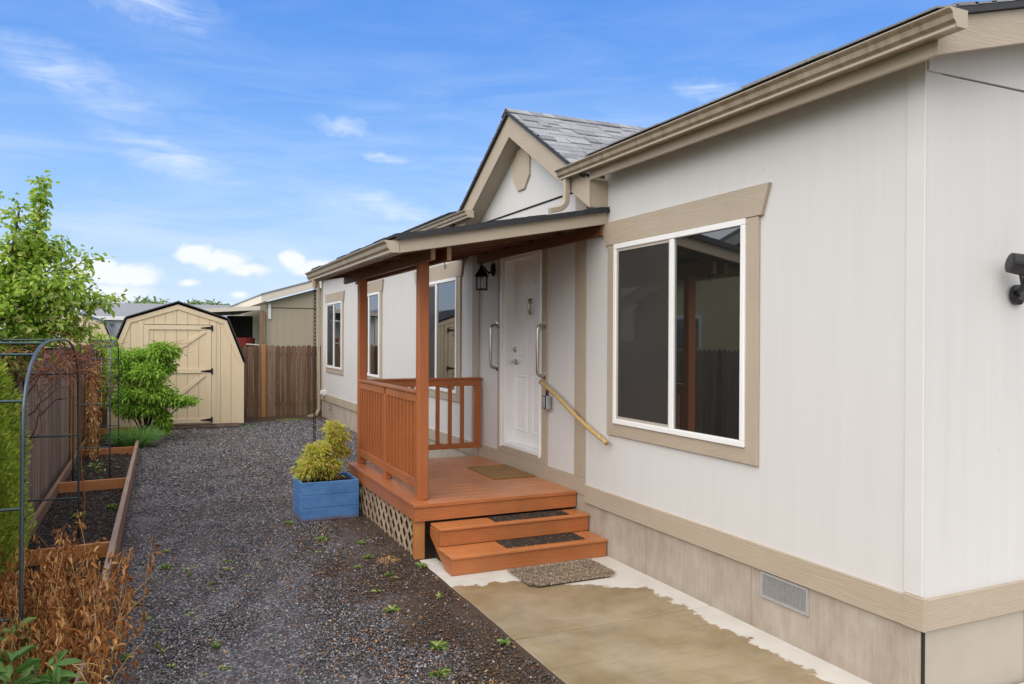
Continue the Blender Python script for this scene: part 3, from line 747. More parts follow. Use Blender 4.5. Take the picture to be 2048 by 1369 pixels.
lk = thing('lockbox', 'grey key lockbox with black keypad hanging under the bamboo pole', 'lockbox', (3.47, 6.74, 1.16))
mb = MB(); mb.box(3.455, 3.505, 6.705, 6.79, 1.165, 1.30); mb.build('body', 'lockgrey', lk, bevel=.01)
mb = MB(); mb.box(3.447, 3.4545, 6.715, 6.782, 1.175, 1.30); kp = mb.build('keypad', 'black', lk, bevel=.004)
mb = MB()
for i in range(2):
    for j in range(5): mb.lathe((3.447, 6.735+i*.026, 1.195+j*.021), [(.007, 0), (.006, -.003)], 10, 'x')
mb.build('buttons', 'white_vinyl', kp)
mb = MB(); mb.tube([(3.48, 6.725, 1.30), (3.48, 6.725, 1.345), (3.482, 6.745, 1.368), (3.484, 6.765, 1.345), (3.484, 6.768, 1.30)], .007, 8); mb.build('shackle', 'black', lk, smooth=True)

# floodlight on the end wall
fl = thing('floodlight', 'black round security floodlight mounted on the end wall', 'floodlight', (4.02, 2.67, 2.18))
fc = Vector((4.115, 2.565, 2.245)); ax = Vector((.82, -.5, -.18)).normalized()
mb = MB(); mb.tube([fc-ax*.085, fc-ax*.08, fc-ax*.01, fc+ax*.06, fc+ax*.075], [.035, .052, .056, .062, .062], 24); mb.build('lamp_head', 'black', fl, smooth=False)
mb = MB(); mb.tube([fc+ax*.0755, fc+ax*.080], .048, 24); mb.build('lens', 'lglass', fl)
mb = MB(); mb.tube([fc-ax*.02+Vector((0, 0, -.05)), fc+Vector((.02, .02, -.10)), fc+Vector((.05, .06, -.13)), (4.20, 2.665, 2.10)], [.014, .018, .016, .02], 10); mb.build('swivel_arm', 'black', fl, smooth=True)
mb = MB(); mb.lathe((4.21, 2.678, 2.10), [(.055, 0), (.055, -.02), (.03, -.03)], 20, 'y'); mb.build('mounting_plate', 'black', fl)

# ------------------------------------------------------------------ porch
DZ = .468; DX0, DX1, DY0, DY1 = 1.985, 3.508, 6.22, 8.60
porch = thing('porch', 'orange-brown wooden entry porch with posts, railings and small shingled lean-to roof', 'porch', (2.7, 7.4, 0))
k = 0; yy = DY0
deckp = MB(); bw = .139
while yy < DY1-.02:
    deckp.box(DX0+.003, DX1, yy+.006, min(yy+bw, DY1)-.006, DZ-.028, DZ); yy += bw; k += 1
deck = deckp.build('deck_boards', 'deck', porch, bevel=.004)
mb = MB(); mb.box(DX0-.018, DX0+.12, DY0-.018, DY1+.01, DZ-.001, DZ+.004); mb.build('edge_board', 'deck_y', porch, bevel=.003)
mb = MB(); mb.box(DX0-.008, DX1, DY0-.010, DY0+.028, DZ-.145, DZ-.0285); mb.build('front_fascia', 'deck_x', porch, bevel=.003)
mb = MB(); mb.box(DX0-.020, DX1, DY0-.022, DY0+.002, DZ-.030, DZ+.002); mb.build('nosing', 'deck_x', porch, bevel=.004)
mb = MB(); mb.box(DX0-.008, DX0+.03, DY0+.029, DY1, DZ-.145, DZ-.0285); mb.box(DX0-.0175, DX0+.002, DY0+.003, DY1+.01, DZ-.028, DZ-.0015); mb.build('side_fascia', 'deck_y', porch, bevel=.003)
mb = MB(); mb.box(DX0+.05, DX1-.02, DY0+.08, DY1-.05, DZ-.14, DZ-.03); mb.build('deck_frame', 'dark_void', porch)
def post(x, y, z0, z1, s=.09, mat='deck_z', name='post', par=porch): m = MB(); m.box(x, x+s, y, y+s, z0, z1); return m.build(name, mat, par, bevel=.006)
post(2.052, 6.35, DZ+.002, 2.60); post(2.052, 8.47, DZ+.002, 2.60)
post(1.99, 6.235, 0, DZ-.146, .085, 'rawpost', 'support_post'); post(1.99, 8.50, 0, DZ-.146, .085, 'rawpost', 'support_post')
post(3.38, 8.50, 0, DZ-.146, .085, 'rawpost', 'support_post')
post(2.058, 7.43, DZ+.002, 1.30, .07, name='rail_post')
# side railing
xr = 2.06
for (a, b) in ((6.442, 7.428), (7.502, 8.468)):
    m = MB(); m.box(xr, xr+.04, a, b, 1.30, 1.375); m.build('top_rail', 'deck_y', porch, bevel=.003)
    m = MB(); m.box(xr, xr+.04, a, b, .555, .635); m.build('bottom_rail', 'deck_y', porch, bevel=.003)
    nb = 9
    for i in range(nb):
        y = a+(b-a)*(i+.5)/nb-.017; m = MB(); m.box(xr+.003, xr+.037, y, y+.034, .636, 1.299); m.build('baluster', 'deck_z', porch)
mb = MB(); mb.box(xr-.018, xr+.075, 6.442, 8.468, 1.376, 1.398); mb.build('rail_cap', 'deck_y', porch, bevel=.004)
# back railing
yb_ = 8.475
m = MB(); m.box(2.143, 3.50, yb_, yb_+.04, 1.30, 1.375); m.build('top_rail', 'deck_x', porch, bevel=.003)
m = MB(); m.box(2.143, 3.50, yb_, yb_+.04, .575, .635); m.build('bottom_rail', 'deck_x', porch, bevel=.003)
m = MB(); m.box(2.143, 3.51, yb_-.015, yb_+.06, 1.376, 1.398); m.build('rail_cap', 'deck_x', porch, bevel=.004)
m = MB(); m.box(3.425, 3.50, yb_-.01, yb_+.05, .636, 1.299); m.build('rail_post', 'deck_z', porch)
for i in range(8):
    x = 2.20+i*.15; m = MB(); m.box(x, x+.04, yb_+.002, yb_+.038, .636, 1.299); m.build('baluster', 'deck_z', porch)
# lattice skirt
def lattice(name, origin, du, L, H, parent, w=.036, gap=.165, mat='lattice', nrm=Vector((-1, 0, 0))):
    for s, off in ((1, 0.), (-1, .009)):
        m = MB(); a = -H
        while a < L:
            p0, p1 = (a, 0), (a+H, H)
            if s < 0: p0, p1 = (a+H, 0), (a, H)
            t0, t1 = 0., 1.
            dx = p1[0]-p0[0]
            for bound, sg in ((w*.7, 1), (L-w*.7, -1)):
                for (q) in (0,):
                    f0 = (p0[0]-bound)*sg; f1 = (p1[0]-bound)*sg
                    if f0 < 0 and f1 < 0: t0, t1 = 1, 0
                    elif f0 < 0: t0 = max(t0, f0/(f0-f1))
                    elif f1 < 0: t1 = min(t1, f0/(f0-f1))
            if t1-t0 > .06:
                A = origin+du*(p0[0]+dx*t0)+Vector((0, 0, H*t0)); B = origin+du*(p0[0]+dx*t1)+Vector((0, 0, H*t1))
                d = (B-A).normalized(); q = d.cross(nrm).normalized()*w/2
                m.obox(A-q-nrm*off, B-A, q*2, nrm*.008)
            a += gap
        m.build(name, mat, parent)
lattice('lattice', Vector((2.0, 6.325, .015)), Vector((0, 1, 0)), 2.17, .305, porch)
lattice('lattice', Vector((3.36, 8.58, .015)), Vector((-1, 0, 0)), 1.28, .305, porch, nrm=Vector((0, 1, 0)))
# roof
PS = .186; px0 = 1.685; pzb = 2.497
def pz(x): return 2.606+(x-px0)*PS
ya_, yb2 = 5.70, 9.10
for nm, y0 in (('rake_board', ya_), ('rake_board', yb2-.03)):
    m = MB(); m.prism([(px0, pz(px0)-.112), (3.515, pz(3.515)-.112), (3.515, pz(3.515)), (px0, pz(px0))], 'y', y0, y0+.03); m.build(nm, 'trim_x', porch, bevel=.002)
m = MB(); m.box(px0-.002, px0+.024, ya_+.031, yb2-.031, pz(px0)-.112, pz(px0)-.012); m.build('fascia', 'trim_y', porch)
v = Vector((1, 0, PS)).normalized(); nv = Vector((-PS, 0, 1)).normalized(); lv = (3.515-px0+.03)/v.x
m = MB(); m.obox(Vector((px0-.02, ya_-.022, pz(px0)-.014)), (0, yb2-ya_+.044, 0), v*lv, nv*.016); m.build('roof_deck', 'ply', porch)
for y0 in (ya_-.034, yb2+.022):
    m = MB(); m.obox(Vector((px0-.03, y0, pz(px0)-.020)), (0, .012, 0), v*lv, nv*.044); m.build('drip_edge', 'underlay', porch)
shingles('roof_shingles', Vector((px0-.035, ya_-.033, pz(px0)+.006)), (0, 1, 0), v, nv, yb2-ya_+.066, lv, 'shingle_dark', porch, .14, .25, .5, .012)
for i, x in enumerate(np.linspace(5.95, 8.95, 6)):
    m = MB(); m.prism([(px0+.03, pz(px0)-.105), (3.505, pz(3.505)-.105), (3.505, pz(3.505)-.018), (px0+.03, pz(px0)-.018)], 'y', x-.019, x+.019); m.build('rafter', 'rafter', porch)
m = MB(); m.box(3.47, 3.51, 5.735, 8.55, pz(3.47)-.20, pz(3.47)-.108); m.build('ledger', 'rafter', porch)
for x in (2.008, 2.144):
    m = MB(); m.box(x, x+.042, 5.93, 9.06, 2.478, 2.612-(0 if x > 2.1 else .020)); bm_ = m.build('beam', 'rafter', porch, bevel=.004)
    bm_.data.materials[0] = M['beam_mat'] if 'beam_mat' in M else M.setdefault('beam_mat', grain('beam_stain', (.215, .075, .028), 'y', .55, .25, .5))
    m = MB(); m.box(x+.003, x+.039, 5.926, 5.9299, 2.482, 2.588); m.build('beam_end', 'beam_end', bm_)
gutter('gutter', px0-.003, 2.582, ya_+.0, 9.06, porch, .112, .082)

# hook
mb = MB(); hp = Vector((2.16, 6.02, 2.478)); pts = [hp, hp+Vector((0, 0, -.025))]
for i in range(9): a = pi*(i/8)*1.25; pts.append(hp+Vector((.0, -.016+.016*cos(a), -.04-.018*sin(a))))
mb.tube(pts, .0028, 6)
tag(mb.build('hook', 'metal_dark', smooth=True), 'small dark metal hook hanging from the porch beam', 'hook')

# rain chain
ch = thing('rain_chain', 'dark metal rain chain hanging from the porch gutter corner', 'rain chain', (1.632, 8.80, 0))
mb = MB(); mb.lathe((1.632, 8.80, 2.40), [(.020, 0), (.024, .02), (.040, .10), (.042, .11)], 14); mb.build('funnel', 'gutter_light', ch)
z = 2.415; i = 0
while z > .03:
    L = .052; m = MB(); a = .6+i*pi/2+random.uniform(-.1, .1); w = .014; pts = []
    for k in range(13):
        t = 2*pi*k/12; pts.append(Vector((1.632+cos(a)*w*cos(t), 8.80+sin(a)*w*cos(t), z-L/2+L/2*sin(t))))
    m.tube(pts, .0042, 6, caps=False)
    m.build('chain_link', 'metal_dark', ch, smooth=True); z -= L*.80; i += 1

# ------------------------------------------------------------------ steps
st = thing('porch_steps', 'two orange-brown painted wooden steps below the porch deck', 'steps', (2.8, 5.95, 0))
X1 = 3.508
mb = MB(); mb.box(2.118, X1, 5.985, 6.01, .158, .282); mb.build('riser', 'deck_x', st, bevel=.003)
mb = MB(); mb.box(2.108, X1, 5.682, 5.705, .006, .130); mb.build('riser', 'deck_x', st, bevel=.003)
mb = MB(); mb.box(2.112, X1, 5.970, 6.205, .2825, .308); mb.build('tread', 'tread', st, bevel=.005)
mb = MB(); mb.box(2.100, X1, 5.668, 5.984, .1305, .157); mb.build('tread', 'tread', st, bevel=.005)
mb = MB(); mb.prism([(5.706, .006), (5.95, .02), (6.19, .30), (6.011, .30-.02), (6.011, .13), (5.706, .13)], 'x', 2.110, 2.135)
mb.prism([(5.706, .13), (5.706, .006), (5.80, .006), (6.205, .26), (6.205, .28), (6.011, .28), (6.011, .13)], 'x', 2.108, 2.134)
mb = MB(); mb.prism([(5.706, .13), (5.706, .006), (5.82, .006), (6.205, .20), (6.205, .28), (6.011, .28), (6.011, .13)], 'x', 2.108, 2.134); mb.build('stringer', 'deck_y', st, bevel=.002)
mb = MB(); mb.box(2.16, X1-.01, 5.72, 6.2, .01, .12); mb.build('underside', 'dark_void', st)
for nm, (x0, x1, y0, y1, z), lb in (('tread_mat', (2.62, 3.33, 6.015, 6.19, .3085), 'upper'), ('tread_mat', (2.60, 3.33, 5.735, 5.965, .1575), 'lower')):
    mb = MB(); mb.box(x0, x1, y0, y1, z, z+.006)
    tag(mb.build(nm, 'treadmat', bevel=.002), 'black leaf-patterned rubber tread mat on the %s step' % lb, 'mat', 'rubber tread mats on the steps')
mb = MB(); mb.box(3.05, 3.49, 7.02, 7.76, DZ+.0005, DZ+.016)
tag(mb.build('doormat', 'coir', bevel=.005), 'flat brown coir doormat on the deck in front of the door', 'doormat')
rug = thing('rug', 'shaggy beige-brown rug lying on the concrete at the foot of the steps', 'rug', (2.92, 5.4, .004))
mb = MB(); mb.prism([(2.60, 5.16), (3.22, 5.17), (3.28, 5.22), (3.30, 5.60), (2.58, 5.59), (2.55, 5.22)], 'z', .0045, .018); mb.build('backing', 'shagbase', rug, bevel=.004)
n = 15000; px_ = rng.uniform(2.545, 3.305, n); py_ = rng.uniform(5.155, 5.615, n)
kk = ~(((px_ < 2.60) | (px_ > 3.25)) & (py_ < 5.20)); px_, py_ = px_[kk], py_[kk]; n = len(px_)
clump = np.stack([np.sin(px_*95)*.35+np.sin(py_*60), np.cos(py_*88)*.35+np.sin(px_*70+py_*40)], 1)
dd = np.concatenate([clump*.35+rng.normal(0, .35, (n, 2)), np.ones((n, 1))], 1)
blades('shag_pile', np.stack([px_, py_, np.full(n, .017)], 1), dd, rng.uniform(.016, .030, n), .0022, 'shag', rug, curve=.2)

# ------------------------------------------------------------------ planter
pl = thing('planter_box', 'square blue painted wooden planter box beside the porch', 'planter', (1.645, 8.23, 0))
P0, P1, Q0, Q1, PH = 1.352, 1.938, 7.985, 8.475, .392
for i in range(3):
    a, b = .0+i*.131, .0+(i+1)*.131-.003
    mb = MB(); mb.box(P0, P1, Q0, Q0+.02, a, b); mb.box(P0, P1, Q1-.02, Q1, a, b); mb.box(P0, P0+.02, Q0+.021, Q1-.021, a, b); mb.box(P1-.02, P1, Q0+.021, Q1-.021, a, b)
    mb.build('plank', 'blue', pl, bevel=.003)
mb = MB(); mb.box(P0+.021, P1-.021, Q0+.021, Q1-.021, .02, .355); mb.build('soil', 'soil', pl)
mb = MB()
for z in (.04, .09, .17, .22, .30, .35):
    for x in (P1-.025, P0+.012): mb.lathe((x, Q0, z), [(.004, 0), (.004, -.0012)], 8, 'y')
mb.build('screws', 'metal_dark', pl)

# ------------------------------------------------------------------ plants
def bush(name, label, cat, base, clusters, mat, L, wr, n, stem_pts=None, bark='bark', group=None, leafname='foliage', droop=.2, sr=(.02, .008)):
    """clusters: (centre, radius xyz, weight); leaves in layered sprays round each centre"""
    t = thing(name, label, cat, base, group)
    cs = [np.array(c[0], float) for c in clusters]; rs = [np.array(c[1], float) for c in clusters]; ws = np.array([c[2] for c in clusters], float); ws /= ws.sum()
    P_, D_ = [], []
    for c, r, w in zip(cs, rs, ws):
        m = int(n*w); ns = max(3, m//14)
        d = unit(rng.normal(size=(ns, 3))); rad = rng.random(ns)**.45
        tips = c+d*r*rad[:, None]
        out = unit(d*r+np.array([0, 0, .05]))
        for k in range(14):
            q = rng.normal(size=(ns, 3))
            P_.append(tips+q*np.mean(r)*.24*np.array([1, 1, .6])); D_.append(out*.8+q*.55+np.array([0, 0, -.15]))
    P_ = np.concatenate(P_); D_ = np.concatenate(D_); Ls = rng.uniform(.65, 1.25, len(P_))*L
    leaves(leafname, P_, D_, Ls, wr, mat, t, droop=droop)
    m = MB(); b = Vector(base)
    for c, r in zip(cs, rs):
        p = Vector(c); mid = b.lerp(p, .5)+Vector((random.uniform(-.05, .05), random.uniform(-.05, .05), .03))
        m.tube([b, mid, p], [sr[0], (sr[0]+sr[1])/2, sr[1]], 6)
        for k in range(4):
            q = p+Vector([random.uniform(-1, 1)*float(v)*.8 for v in r]); m.tube([mid.lerp(p, .6), q], [sr[1], sr[1]*.4], 5)
    m.build('stem', bark, t)
    return t
# golden maple in the planter
Y = 8.25
cl = []
for (px, py, rx, rz, w) in ((668, 856, .09, .07, 1.6), (672, 874, .12, .05, 1.6), (668, 892, .12, .07, 2), (640, 898, .10, .07, 2), (622, 925, .14, .08, 3), (655, 925, .13, .08, 3), (612, 945, .10, .05, 1.5), (645, 945, .16, .05, 2.5), (685, 905, .06, .05, 1), (625, 900, .07, .05, 1)):
    p = at(px, py, Y+random.uniform(-.05, .08)); cl.append(((p.x, p.y, p.z), (rx, rx, rz), w))
bush('golden_maple', 'small yellow-green laceleaf maple with orange tips growing in the blue planter', 'shrub', (1.62, 8.25, .355), cl, 'gold_leaf', .042, .28, 5200, sr=(.010, .004), droop=.35)

# green laceleaf maple in front of the shed
cl = []
for (px, py, dy, rx, rz, w) in ((280, 715, .2, .22, .12, 3), (325, 705, 0, .24, .13, 4), (255, 745, .1, .20, .15, 3), (300, 745, -.1, .26, .14, 5), (330, 735, 0, .15, .08, 2), (265, 785, .0, .25, .15, 4), (310, 785, -.2, .24, .13, 4),
                                (345, 800, -.2, .20, .07, 3), (372, 803, -.2, .14, .035, 1.2), (325, 835, -.2, .10, .14, 2), (240, 720, .1, .14, .2, 2), (265, 820, -.05, .2, .12, 2.5), (318, 700, 0, .1, .12, 1.5), (238, 800, .2, .12, .2, 1.5), (300, 815, -.2, .15, .10, 2), (330, 857, -.2, .06, .06, .8)):
    p = at(px, py, 14.9+dy); cl.append(((p.x, p.y, p.z), (rx, rx*1.1, rz), w))
bush('green_maple', 'bright green laceleaf maple shrub spreading in front of the shed', 'shrub', (-.12, 15.0, .05), cl, 'maple_leaf', .075, .30, 15000, sr=(.018, .006), droop=.4)
m = MB()
for k in range(16):
    p = at(random.uniform(290, 340), random.uniform(690, 720), 14.8); q = at(random.uniform(350, 392), random.uniform(680, 705), 14.7)
    m.tube([p, p.lerp(q, .5)+Vector((0, 0, .03)), q], [.004, .003, .0015], 4)
tw = m.build('branch', 'twig', bpy.data.objects['green_maple'])

# tall young tree by the fence
tr = thing('young_tree', 'slender young tree with fresh green leaves behind the arches', 'tree', (-1.0, 7.5, 0))
Yt = 7.5
paths = [([(44, 1085), (42, 900), (30, 760), (24, 650), (26, 592), (20, 530), (28, 480), (39, 420)], .030, .006),
         ([(26, 592), (53, 537), (68, 487), (78, 440), (82, 400), (85, 356)], .014, .003),
         ([(26, 592), (60, 585), (110, 575), (147, 571)], .011, .003), ([(90, 580), (130, 555), (165, 522)], .008, .003),
         ([(26, 640), (79, 622), (131, 613), (175, 615), (205, 603)], .012, .003), ([(26, 610), (-20, 560), (-60, 520)], .012, .004),
         ([(28, 680), (80, 668), (130, 660), (160, 668)], .010, .003), ([(24, 640), (-20, 640), (-80, 620)], .01, .004), ([(30, 550), (60, 500), (100, 498)], .008, .003), ([(30, 750), (-10, 690), (-40, 660)], .012, .004),
         ([(53, 537), (85, 520), (112, 500)], .007, .003), ([(24, 600), (50, 560), (60, 510)], .008, .003), ([(28, 700), (60, 690), (95, 668)], .008, .003)]
m = MB(); tipsP = []; depth = {}
for pi_, (pp, r0, r1) in enumerate(paths):
    dy = 0 if pi_ == 0 else random.uniform(-.45, .45)
    pts = [at(a, b, Yt+dy*min(1, i/max(1, len(pp)-1))) for i, (a, b) in enumerate(pp)]
    if pi_ == 0: pts[0] = Vector((-1.0, 7.5, .0))
    k = len(pts); m.tube(pts, [r0+(r1-r0)*i/(k-1) for i in range(k)], 8)
    for i in range(k-1):
        if pi_ == 0 and i < 3: continue
        for s in np.linspace(0, 1, 14):
            tipsP.append((pts[i].lerp(pts[i+1], float(s)), .6 if pi_ == 0 else 1, pi_ == 1))
m.build('trunk', 'bark', tr, smooth=True)
tw = MB(); LP, LD = [], []
for (p, w, lead) in tipsP:
    for k in range(3 if lead else 3):
        d = Vector((random.gauss(0, 1), random.gauss(0, 1), random.gauss(.35, .6))).normalized()
        ln = random.uniform(.03, .07) if lead else random.uniform(.05, .24)
        q = p+d*ln
        if random.random() < .4: tw.tube([p, q], [.0025, .001], 4)
        for j in range(5 if not lead else 3):
            LP.append(p.lerp(q, random.uniform(.45, 1.15))+Vector((random.gauss(0, .018), random.gauss(0, .018), random.gauss(0, .014))))
            LD.append(d*.5+Vector((random.gauss(0, .7), random.gauss(0, .7), random.gauss(-.25, .5))))
# fuller lower crown
for (px, py, rr, nn_) in ((10, 560, .22, 420), (40, 620, .25, 480), (100, 640, .18, 330), (5, 660, .25, 480), (60, 590, .2, 330), (95, 590, .13, 210), (-40, 600, .3, 320), (120, 600, .11, 170), (50, 665, .18, 260), (140, 652, .08, 90)):
    c = at(px, py, Yt)
    for k in range(nn_//26):
        q = c+Vector((random.gauss(0, rr*.7), random.gauss(0, rr*.9), random.gauss(0, rr*.5)))
        for j in range(7): LP.append(q+Vector((random.gauss(0, .025), random.gauss(0, .025), random.gauss(0, .018)))); LD.append(Vector((random.gauss(0, .8), random.gauss(0, .8), random.gauss(-.3, .5))))
tw.build('twigs', 'bark', tr)
LP = np.array(LP); LD = np.array(LD)
leaves('crown', LP, LD, rng.uniform(.032, .066, len(LP)), .55, 'tree_leaf', tr, droop=.25, fold=.1)

# columnar cedar
ced = thing('cedar_shrub', 'bright green columnar cedar shrub at the left edge', 'shrub', (-1.28, 6.75, 0))
n = 42000; th_ = rng.uniform(0, 2*pi, n); h = rng.random(n)**.9
prof = .40*np.sqrt(np.clip(1-((h-.38)/.66)**2, 0, 1))*(1+.10*np.sin(th_*5+h*9)+.08*np.sin(th_*11-h*17))
rr = prof*rng.uniform(.72, 1.05, n); P_ = np.stack([-1.28+np.cos(th_)*rr, 6.75+np.sin(th_)*rr, .06+h*1.72], 1)
D_ = np.stack([np.cos(th_)*.7, np.sin(th_)*.7, np.full(n, .9)], 1)+rng.normal(0, .35, (n, 3))
leaves('foliage', P_, D_, rng.uniform(.022, .05, n), .30, 'cedar', ced, droop=.1, fold=.05)
m = MB(); m.tube([(-1.28, 6.75, 0), (-1.28, 6.75, .8), (-1.27, 6.75, 1.5)], [.05, .035, .01], 8); m.build('trunk', 'bark', ced)

# grass clump by the end of the bed
def clump(name, label, base, r, h, n, mat='grass', w=.003, group=None, curve=.5, spread=.5, cat='grass'):
    t = thing(name, label, cat, base, group); a = rng.uniform(0, 2*pi, n); q = r*np.sqrt(rng.random(n))
    P_ = np.stack([base[0]+np.cos(a)*q, base[1]+np.sin(a)*q, np.full(n, base[2])], 1)
    D_ = np.stack([np.cos(a)*spread*q/r, np.sin(a)*spread*q/r, np.ones(n)], 1)+rng.normal(0, .15, (n, 3))
    blades('blades', P_, D_, rng.uniform(.55, 1.1, n)*h, w, mat, t, curve=curve); return t
clump('grass_clump', 'tall green grass clump at the far end of the raised bed', (-.27, 14.1, .05), .16, .72, 900, w=.005, curve=.45, spread=.7)
clump('grass_clump', 'low tuft of grass beside the shed right corner', (1.75, 16.3, .05), .10, .12, 160, w=.004)
clump('grass_clump', 'yellow-green grass strip against the far fence', (2.7, 17.4, .05), .28, .08, 500, mat='weed', w=.004, curve=.6)

# small weeds in the gravel
def weed(loc, s, label, group, nl=46, wr=.26, up=.9):
    t = thing('weed', label, 'weed', loc, group); n = nl
    a = rng.uniform(0, 2*pi, n); P_ = np.tile(np.array(loc), (n, 1))+np.stack([np.cos(a)*s*.25*rng.random(n), np.sin(a)*s*.25*rng.random(n), np.full(n, .012)], 1)
    D_ = np.stack([np.cos(a), np.sin(a), rng.uniform(.1, up, n)], 1)
    leaves('rosette', P_, D_, rng.uniform(.3, .9, n)*s, wr, 'weed', t, droop=.25); return t
big = [((1.541, 4.388), .085, 'largest green weed in the bare soil left of the concrete path'), ((1.473, 5.114), .075, 'feathery green weed in the soil level with the rug'), ((1.935, 4.30), .06, 'green weed right against the edge of the concrete path'),
       ((1.41, 7.2), .07, 'green weed in the soil just in front of the blue planter'), ((1.70, 6.9), .06, 'small weed between the planter and the lattice skirt'), ((1.437, 4.05), .08, 'green weed near the bottom edge beside the path'),
       ((.09, 6.8), .07, 'small green weed in gravel next to the middle cross board'), ((1.98, 6.02), .07, 'weed at the corner where path meets the steps'), ((1.63, 6.45), .06, 'weed on bare soil a step in front of the lattice'), ((1.22, 7.95), .07, 'weed at the left foot of the blue planter')]
for (xy, s, lb) in big: weed((xy[0], xy[1], gz(*xy)), s, lb, 'green weeds by the path and porch')
wds = [weed((.10, 5.0, 0), .05, 'one of the tiny pale weeds scattered in the gravel on the left', 'tiny weeds scattered in the gravel', a, b, c) for (a, b, c) in ((18, .3, .8), (9, .5, .4), (26, .12, 2.2), (13, .4, .7))]
for i, q in enumerate(wds): q.location = (.05+.17*i, 5.0+.6*i, 0)
for k in range(52):
    x = random.choice((random.uniform(-.2, .75), random.uniform(-.2, .35), random.uniform(1.2, 1.9))); y = random.choice((random.uniform(3.7, 7.5), random.uniform(3.7, 6.0)))
    if x > 1.3: y = random.uniform(5.2, 7.7)
    c = copy_tree(random.choice(wds)); c.location = (x, y, 0); c.rotation_euler.z = random.uniform(0, 6.28); q = random.uniform(.35, 1.35); c.scale = (q, q, q)
    c['label'] = 'one of the tiny pale weeds scattered in the gravel on the left' if x < 1 else 'one of the tiny pale weeds on the bare soil before the porch'
    if x >= 1: c['group'] = 'tiny weeds on the bare soil'
for (x, y, s) in ((1.78, 6.32, .13), (1.62, 3.75, .14)):
    clump('dry_grass_tuft', 'dry orange grass tuft on the soil %s' % ('near the lattice corner' if y > 5 else 'at the bottom edge near the path'), (x, y, .0), s*.5, s, 110, 'drygrass', .0022, 'dry grass tufts', .9, 1.6)

# dead stalks at the lower left
def deadclump(cx_, cy_, rx, ry, n, hmax, label):
    t = thing('dead_stalks', label, 'dead plant', (cx_, cy_, .03), 'withered orange-brown stalks in the bed')
    m = MB(); LP, LD = [], []
    for k in range(n):
        x = cx_+random.gauss(0, rx*.5); y = cy_+random.gauss(0, ry*.5); h = hmax*random.uniform(.5, 1.08); lx_, ly_ = random.gauss(.02, .10), random.gauss(0, .13)
        pts = [Vector((x+lx_*s*s, y+ly_*s*s, .03+h*s)) for s in (0, .35, .7, 1)]
        m.tube(pts, [.0032, .0028, .002, .001], 4)
        for j in range(int(30*h/.5)):
            s = random.uniform(.1, 1); i = min(2, int(s*3)); p = pts[0].lerp(pts[-1], s)
            LP.append(p+Vector((random.gauss(0, .012), random.gauss(0, .012), 0))); LD.append(Vector((random.gauss(0, .4), random.gauss(0, .4), random.uniform(-1.5, .2))))
    m.build('stalks', 'drygrass', t)
    LP, LD = np.array(LP), np.array(LD)
    leaves('dead_leaves', LP, LD, rng.uniform(.018, .052, len(LP)), .28, 'deadleaf', t, fold=.22, droop=.3); return t
deadclump(-.50, 5.1, .33, .85, 135, .60, 'dense clump of withered orange-brown stalks leaning over the bed board')
deadclump(-.85, 5.5, .16, .6, 40, .50, 'thinner withered brown stalks behind the nearest arch leg')
deadclump(-.42, 4.45, .20, .6, 55, .42, 'withered stalks spilling low over the board at the bottom left')
m = MB()
for (a, b) in (((235, 1230, 5.2), (300, 1155, 5.5)), ((240, 1245, 5.0), (296, 1190, 5.3)), ((150, 1340, 4.2), (225, 1369, 4.1)), ((180, 1235, 4.9), (232, 1215, 4.9)), ((140, 1325, 4.3), (175, 1369, 4.1)), ((150, 1330, 4.3), (220, 1342, 4.3)), ((225, 1262, 4.9), (285, 1165, 5.4))):
    p, q = at(*a), at(*b); m.tube([p, p.lerp(q, .5)+Vector((0, 0, .02)), q], [.004, .0035, .001], 5)
m.build('fallen_stalks', 'drygrass', bpy.data.objects['dead_stalks'])

# broad-leaved green plants at the bottom left
def rosette(px, py, Y, n, L, label):
    p = at(px, py, Y); b = (p.x, p.y, .03)
    t = thing('leafy_plant', label, 'plant', b, 'broad-leaved green plants below the dead stalks')
    a = rng.uniform(0, 2*pi, n); el = rng.uniform(.25, 1.5, n)
    P_ = np.array(b)+np.stack([np.cos(a)*.05*rng.random(n), np.sin(a)*.05*rng.random(n), rng.uniform(.0, max(.02, p.z-.06), n)], 1)
    D_ = np.stack([np.cos(a), np.sin(a), el], 1)
    leaves('leaves', P_, D_, rng.uniform(.6, 1.1, n)*L, .26, 'broadleaf', t, droop=.45, fold=.07)
rosette(20, 1300, 3.9, 60, .16, 'broad-leaved green plant in the extreme bottom left corner')
rosette(95, 1310, 4.1, 60, .15, 'broad-leaved green plant below the densest dead stalks')
rosette(30, 1235, 4.5, 45, .15, 'broad-leaved green plant behind the nearest arch leg')
rosette(115, 1350, 3.85, 40, .12, 'smaller broad-leaved green plant beside the bed board end')
for (px, py, Y) in ((160, 1030, 8.9), (225, 1012, 9.2)):
    p = at(px, py, Y); t = thing('seedling', 'light green seedling in the bed %s' % ('beside the far leg of the near arch' if px < 200 else 'close to the outer board'), 'seedling', (p.x, p.y, .035))
    n = 30; a = rng.uniform(0, 2*pi, n); leaves('leaves', np.array([p.x, p.y, .05])+rng.normal(0, .03, (n, 3))*[1, 1, .4], np.stack([np.cos(a), np.sin(a), rng.uniform(.1, .8, n)], 1), .06, .4, 'weed', t)
p = at(190, 915, 12.2); t = thing('seedling', 'patch of yellow-green seedlings in the bed before the second cross board', 'seedling', (p.x, p.y, .035))
n = 90; a = rng.uniform(0, 2*pi, n); leaves('leaves', np.array([p.x, p.y-.2, .06])+rng.normal(0, .16, (n, 3))*[1, 2, .15], np.stack([np.cos(a), np.sin(a), rng.uniform(.1, .8, n)], 1), .06, .4, 'weed', t)

